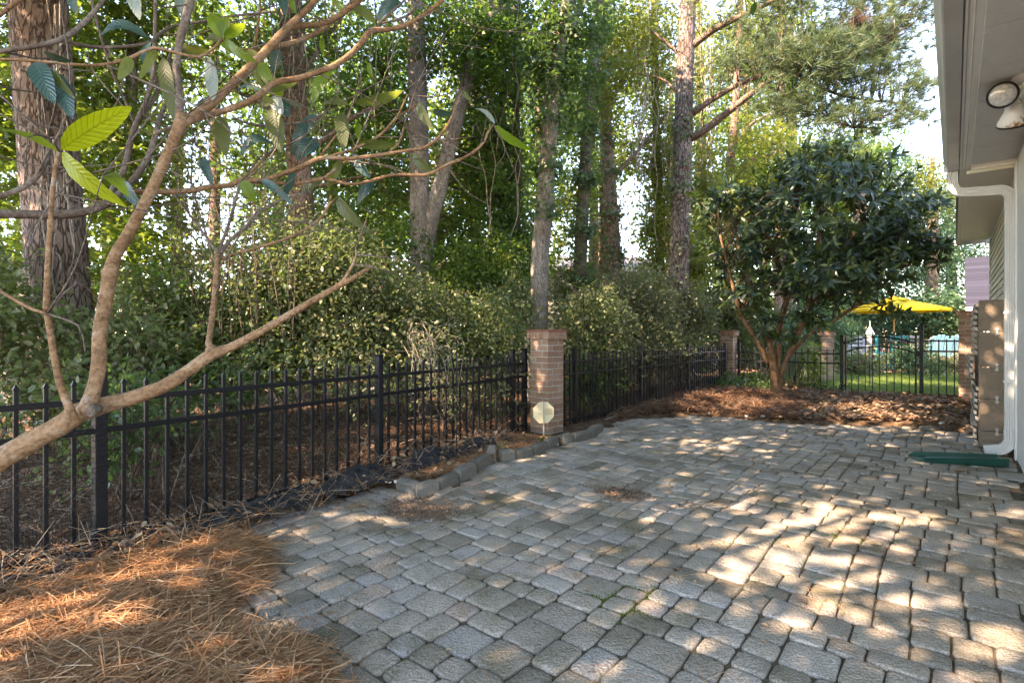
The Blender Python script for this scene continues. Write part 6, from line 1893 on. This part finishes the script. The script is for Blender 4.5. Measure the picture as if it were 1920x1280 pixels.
q, r_ = resample(pp, [.009] * 3, .05)
o = MB().tube(q, r_, 8).build('irrigation_pipe', M['galv'], None, True)
tag(o, 'short pale pipe end lying beside the right fence foot', 'pipe')
# white pebbles
pm_ = []
for k_ in range(3):
    rr_ = np.random.default_rng(660 + k_)
    m = MB(); m.lathe((0, 0, 0), [(.1, -.55), (.75, -.35), (1, 0), (.78, .38), (.15, .55)], 9)
    v = np.array(m.v) * (1 + rr_.normal(0, .09, (len(m.v), 1))) * np.array([1, .8, .75])
    pm_.append(np_mesh('pebble', v, [i for f in m.f for i in f], [len(f) for f in m.f], smooth=True)); pm_[-1].materials.append(M['pebble'])
rng = np.random.default_rng(661)
spots = [(720 + 30 * rng.random() + 10 * rng.random(), 905 + 14 * rng.random()) for _ in range(26)] + [(rng.uniform(760, 900), 0) for _ in range(22)] + [(1040, 836), (1046, 838), (918, 862), (1430, 786), (1400, 786), (1330, 779), (1510, 789), (1470, 787), (1750, 800), (1735, 797), (1778, 800), (1765, 803)]
for i, (u, v) in enumerate(spots):
    if v == 0:
        v = 915 - (u - 740) * .26 + rng.uniform(-6, 4)
    g = G(u, v); s = rng.uniform(.010, .022) * (1.9 if i >= 51 else 1)
    o = link('pebble', pm_[i % 3], None)
    o.location = (g[0], g[1], float(bed_z(np.array(g[0]), np.array(g[1]))) + s * .3); o.scale = (s, s, s); o.rotation_euler = (rng.normal(0, .3), rng.normal(0, .3), rng.uniform(0, 6))
    tag(o, ('small pale pebble in the heap behind the end edging stone of the left border' if i < 26 else 'small pale pebble scattered in the straw along the middle of the left border' if i < 48 else 'small pale pebble near the foot of the brick pillar') if i < 51 else ('pale stone at the straw edge left of the loquat' if u < 1440 else 'pale stone at the mulch edge in front of the gate' if u < 1600 else 'pale stone at the mulch edge near the slatted screen'), 'pebble', 'pebbles in the left planting bed' if i < 51 else 'stones at the far mulch bed')
g = G(1800, 886)
m = MB().add([(-.05, 0, .004), (-.02, -.022, .02), (.03, -.015, .012), (.055, .01, .03), (.02, .028, .008), (-.025, .025, .024), (0, 0, .002)], [(6, 0, 1), (6, 1, 2), (6, 2, 3), (6, 3, 4), (6, 4, 5), (6, 5, 0)])
o = m.build('dry_leaf', M['dead_leaf']); o.location = (g[0], g[1], .004); o.scale = (1.2, 1.2, 1.2)
tag(o, 'curled dark dry leaf lying on the pavers below the splash block', 'leaf')
g = G(1745, 808)
o = MB().box((0, 0, 0), (.22, .16, .05), bev=.015).build('loose_paver', M['edging']); o.location = (g[0], g[1], .03); o.rotation_euler = (.05, .04, .4)
tag(o, 'loose grey stone at the mulch edge beside the slatted screen', 'stone')

# ---------------------------------------------------------------- lawn and garden beyond the gate
lp = [(*(ba + D1 * .4 + D2 * -.6), -.02), (*(ba + D1 * .35 + D2 * 4.6), -.02), (14, 13.0, -.02), (17, 17, -.02), (9, 17.2, -.02), (6.5, 16.6, -.02)]
lawn = MB().add(lp, [tuple(reversed(range(len(lp))))] if False else [tuple(range(len(lp)))]).build('lawn', M['lawn']); tag(lawn, kind='structure')
LPOLY = np.array([p[:2] for p in lp])
rng = np.random.default_rng(701)
xy = poly_sampler(LPOLY)(34000, rng)
ax = rng.normal(0, .35, (len(xy), 3)); ax[:, 2] += 1
o = link('grass', scatter(NEEDLE1[0], NEEDLE1[1], np.column_stack([xy, np.full(len(xy), -.02)]), ax, rand_dirs(len(xy), rng), .05 + .04 * rng.random(len(xy)), name='grass', widen=np.full(len(xy), 5.0)), None, M['grass']); tag(o, kind='stuff')
fl2 = MB().add([(-60, 14, -.03), (2.0, 15.5, -.03), (0, 60, -.03), (-70, 60, -.03)], [(0, 1, 2, 3)]).build('lawn', M['lawn']); tag(fl2, kind='structure')
BEDF = np.array([(6.4, 16.4), (9, 17.0), (17, 16.8), (18, 21), (7, 21)])
needle_field('bark_mulch', 5000, poly_sampler(BEDF), lambda x, y: np.full(x.shape, -.02), .12, M['mulch'], 702, tilt=.3, thick=.03, tpl=CHIP)
# ornamental grass behind the open fence
og = thing('ornamental_grass', 'large fountain of grey green ornamental grass behind the open fence', 'grass', (7.35, 13.4, -.05), 0)
rng = np.random.default_rng(711)
n = 1500; seg = 5
a = rng.uniform(0, 2 * math.pi, n); L = rng.uniform(.9, 1.6, n); lean = rng.uniform(.15, 1.0, n)
V_, F_ = [], []
for i in range(n):
    d = np.array([math.cos(a[i]), math.sin(a[i])]); s = np.array([-d[1], d[0]])
    b0 = rng.normal(0, .12, 2)
    base = len(V_)
    for k_ in range(seg + 1):
        f = k_ / seg
        r_ = L[i] * lean[i] * f ** 1.6 * .8
        z = L[i] * (f * (1 - .25 * lean[i]) - .75 * lean[i] * f ** 2.6)
        w = .006 * (1 - f * .85)
        for sg_ in (-1, 1):
            V_.append((b0[0] + d[0] * r_ + s[0] * w * sg_, b0[1] + d[1] * r_ + s[1] * w * sg_, max(.02, z)))
    for k_ in range(seg):
        q = base + k_ * 2
        F_.append((q, q + 1, q + 3, q + 2))
o = link('blades', np_mesh('blades', V_, np.array(F_)), og, M['pampas']); o['kind'] = 'stuff'

def adirondack(label, loc, rz, mat, scale=1.0, group='wooden garden chairs beyond the lawn'):
    t = thing('garden_chair', label, 'chair', loc, rz, group)
    t.scale = (scale,) * 3
    for i in range(6):
        x = (i - 2.5) * .092
        h = .95 - .012 * (i - 2.5) ** 2 * 2
        m = MB().box((x, .28, .30 + h / 2 * .75), (.082, .02, h * .78), ay=(0, .97, -.24), az=(0, .24, .97), bev=.012)
        m.build('back_slat', M[mat], t)
    for i in range(5):
        MB().box((0, -.28 + i * .105, .36 - i * .022), (.54, .092, .02), bev=.006).build('seat_slat', M[mat], t)
    for s in (-1, 1):
        MB().box((s * .315, -.02, .56), (.13, .68, .022), bev=.008).build('arm_rest', M[mat], t)
        MB().box((s * .29, -.28, .275), (.025, .10, .55)).build('leg', M[mat], t)
        MB().box((s * .29, .24, .28), (.025, .10, .56)).build('leg', M[mat], t)
    return t
def bar_chair(label, loc, rz, mat, group='tall slatted garden chairs beyond the lawn'):
    t = thing('garden_chair', label, 'chair', loc, rz, group)
    for sx in (-1, 1):
        for sy in (-1, 1):
            h = 1.25 if sy > 0 else .86
            MB().box((sx * .25, sy * .24, h / 2), (.055, .055, h)).build('leg', M[mat], t)
        MB().box((sx * .25, 0, .86), (.07, .56, .03)).build('arm_rest', M[mat], t)
        MB().box((sx * .25, 0, .25), (.03, .46, .05)).build('stretcher', M[mat], t)
    MB().box((0, 0, .64), (.52, .5, .04)).build('seat', M[mat], t)
    for z in (.76, .90, 1.04, 1.19):
        MB().box((0, .24, z), (.46, .03, .085)).build('back_slat', M[mat], t)
    MB().box((0, -.24, .28), (.46, .035, .05)).build('stretcher', M[mat], t)
    return t
def at(u, Y, z=-.06):
    return ((u - 960) / FPX * Y, Y, z)
bar_chair('tall teal slatted chair under the yellow umbrella, left of its pole', at(1660, 18.0), .9, 'teal')
bar_chair('tall teal slatted chair half behind the right gate stile', at(1688, 18.6), -.5, 'teal')
bar_chair('tall white slatted chair beside the hanging feeder', at(1606, 18.2), -.4, 'white_furn')
bar_chair('tall white slatted chair left of the teal ones', at(1630, 19.2), .3, 'white_furn')
bar_chair('tall white slatted chair right of the tallest gate post', at(1712, 19.0), 2.4, 'white_furn')
adirondack('pale blue adirondack chair seen through the narrow fence panel, left one', at(1752, 17.8, .0), 2.9, 'pale_blue', 1.2)
adirondack('pale blue adirondack chair nearest the brown brick pillar', at(1778, 18.2, .0), 3.1, 'pale_blue', 1.2)
adirondack('white adirondack chair partly behind the tallest gate post', at(1730, 18.4, .0), 3.4, 'white_furn', 1.15)
tb_ = thing('garden_table', 'dark round topped table under the yellow umbrella', 'table', at(1674, 19.0), 0)
MB().lathe((0, 0, 1.02), [(.75, 0), (.78, .015), (.78, .035), (.7, .045)], 28).build('table_top', M['dark_furn'], tb_)
for a_ in range(4):
    MB().box((.5 * math.cos(a_ * 1.57 + .6), .5 * math.sin(a_ * 1.57 + .6), .5), (.06, .06, 1.0)).build('leg', M['dark_furn'], tb_)
cbx = thing('garden_cabinet', 'dark slatted bench back standing behind the white chairs', 'bench', at(1612, 20.2), .3)
for i in range(7): MB().box((0, 0, .2 + i * .19), (1.9, .04, .15)).build('slat', M['dark_furn'], cbx)
for s in (-.9, .9): MB().box((s, .05, .72), (.08, .08, 1.45)).build('leg', M['dark_furn'], cbx)
# yellow umbrella
um = thing('patio_umbrella', 'open bright yellow patio umbrella beyond the gate', 'umbrella', at(1676, 19.0), .2)
MB().tube([(0, 0, 0), (0, 0, 2.66)], .022, 10).build('pole', M['pole_wood'], um, True)
m = MB(); vs = []
nseg = 8
rim = [(1.62 * math.cos(2 * math.pi * i / nseg), 1.62 * math.sin(2 * math.pi * i / nseg), 2.17) for i in range(nseg)]
mid = [(.55 * math.cos(2 * math.pi * i / nseg), .55 * math.sin(2 * math.pi * i / nseg), 2.46) for i in range(nseg)]
midm = [((rim[i][0] + rim[(i + 1) % nseg][0]) / 2 * .985, (rim[i][1] + rim[(i + 1) % nseg][1]) / 2 * .985, 2.155) for i in range(nseg)]
vs = rim + mid + midm; fs = []
for i in range(nseg):
    j = (i + 1) % nseg
    fs += [(i, 16 + i, 8 + i), (16 + i, j, 8 + j), (16 + i, 8 + j, 8 + i)]
    vs_off = 0
vs2 = [(x, y, z - .09) for x, y, z in rim]; o_ = len(vs)
vs += vs2
for i in range(nseg):
    j = (i + 1) % nseg
    fs.append((o_ + i, o_ + j, j, 16 + i, i))
m.add(vs, fs).build('canopy', M['yellow'], um)
vt_ = [(.62 * math.cos(2 * math.pi * i / nseg), .62 * math.sin(2 * math.pi * i / nseg), 2.47) for i in range(nseg)] + [(0, 0, 2.64)]
MB().add(vt_, [(i, (i + 1) % nseg, nseg) for i in range(nseg)]).build('vent_cap', M['yellow'], um)
m = MB().lathe((0, 0, 2.63), [(.02, 0), (.03, .03), (.01, .07)], 10); m.build('finial', M['pole_wood'], um)
for i in range(nseg):
    MB().tube([(0, 0, 2.55), (mid[i][0], mid[i][1], 2.44), (rim[i][0] * .98, rim[i][1] * .98, 2.155)], .009, 5).build('rib', M['pole_wood'], um)
# bird feeder
bf = thing('bird_feeder', 'pale green lantern shaped bird feeder on a thin pole behind the gate', 'bird feeder', at(1631, 13.0, -.06), 0)
zb = CAM_H - (650 - HOR) / FPX * 13 + .06
MB().tube([(0, 0, 0), (0, 0, zb)], .012, 6).build('pole', M['black'], bf)
MB().lathe((0, 0, zb), [(.09, 0), (.09, .03), (.06, .035)], 10).build('tray', M['copper_green'], bf)
MB().lathe((0, 0, zb + .03), [(.062, 0), (.066, .27), (.05, .28)], 10).build('seed_tube', M['white_furn'], bf)
MB().lathe((0, 0, zb + .30), [(.105, 0), (.10, .02), (.035, .16), (.012, .2), (.008, .33)], 10).build('roof', M['copper_green'], bf)
# flower shrubs beyond the lawn
GS = 'garden shrubs beyond the lawn'
for lab, s, mt, sd_ in (('low dark shrub with pink flowers seen through the gate', (1612, 690, 16.6, 42, 26, .5), 'leaf_hedge', 721), ('dark green rounded shrub behind the right gate stile', (1710, 680, 16.4, 34, 34, .5), 'leaf_blue', 722),
                        ('small dark shrub seen through the narrow fence panel', (1750, 695, 16.8, 22, 22, .4), 'leaf_hedge', 723), ('reddish leafed shrub at the right end of the garden bed', (1785, 690, 16.6, 24, 14, .4), 'leaf_olive', 724),
                        ('dark evergreen hedge behind the umbrella, left part', (1640, 600, 22.5, 80, 50, 1.0), 'leaf_blue', 725), ('dark evergreen hedge behind the umbrella, right part', (1760, 600, 22.0, 70, 55, 1.0), 'leaf_blue', 726),
                        ('pale bush between the ornamental grass and the gate', (1570, 640, 19, 40, 40, .7), 'leaf_blue', 727)):
    tt = shrub(lab, [s], mt, .09 if s[2] < 20 else .14, 2.3, sd_, .15, stems=6, ground=-.05, gap=False)
    tt['group'] = GS
    if 'pink' in lab:
        c, r = blob(*s); rg = np.random.default_rng(9)
        pos = clumps(c, r * 1.05, 46, rg) - np.array(tt.location)
        pos = np.repeat(pos, 4, 0) + rg.normal(0, .02, (184, 3))
        o = link('flowers', scatter(LEAF4[0], LEAF4[1], pos, rand_dirs(184, rg), rand_dirs(184, rg), np.full(184, .06), name='flowers'), tt, M['pink']); o['kind'] = 'stuff'
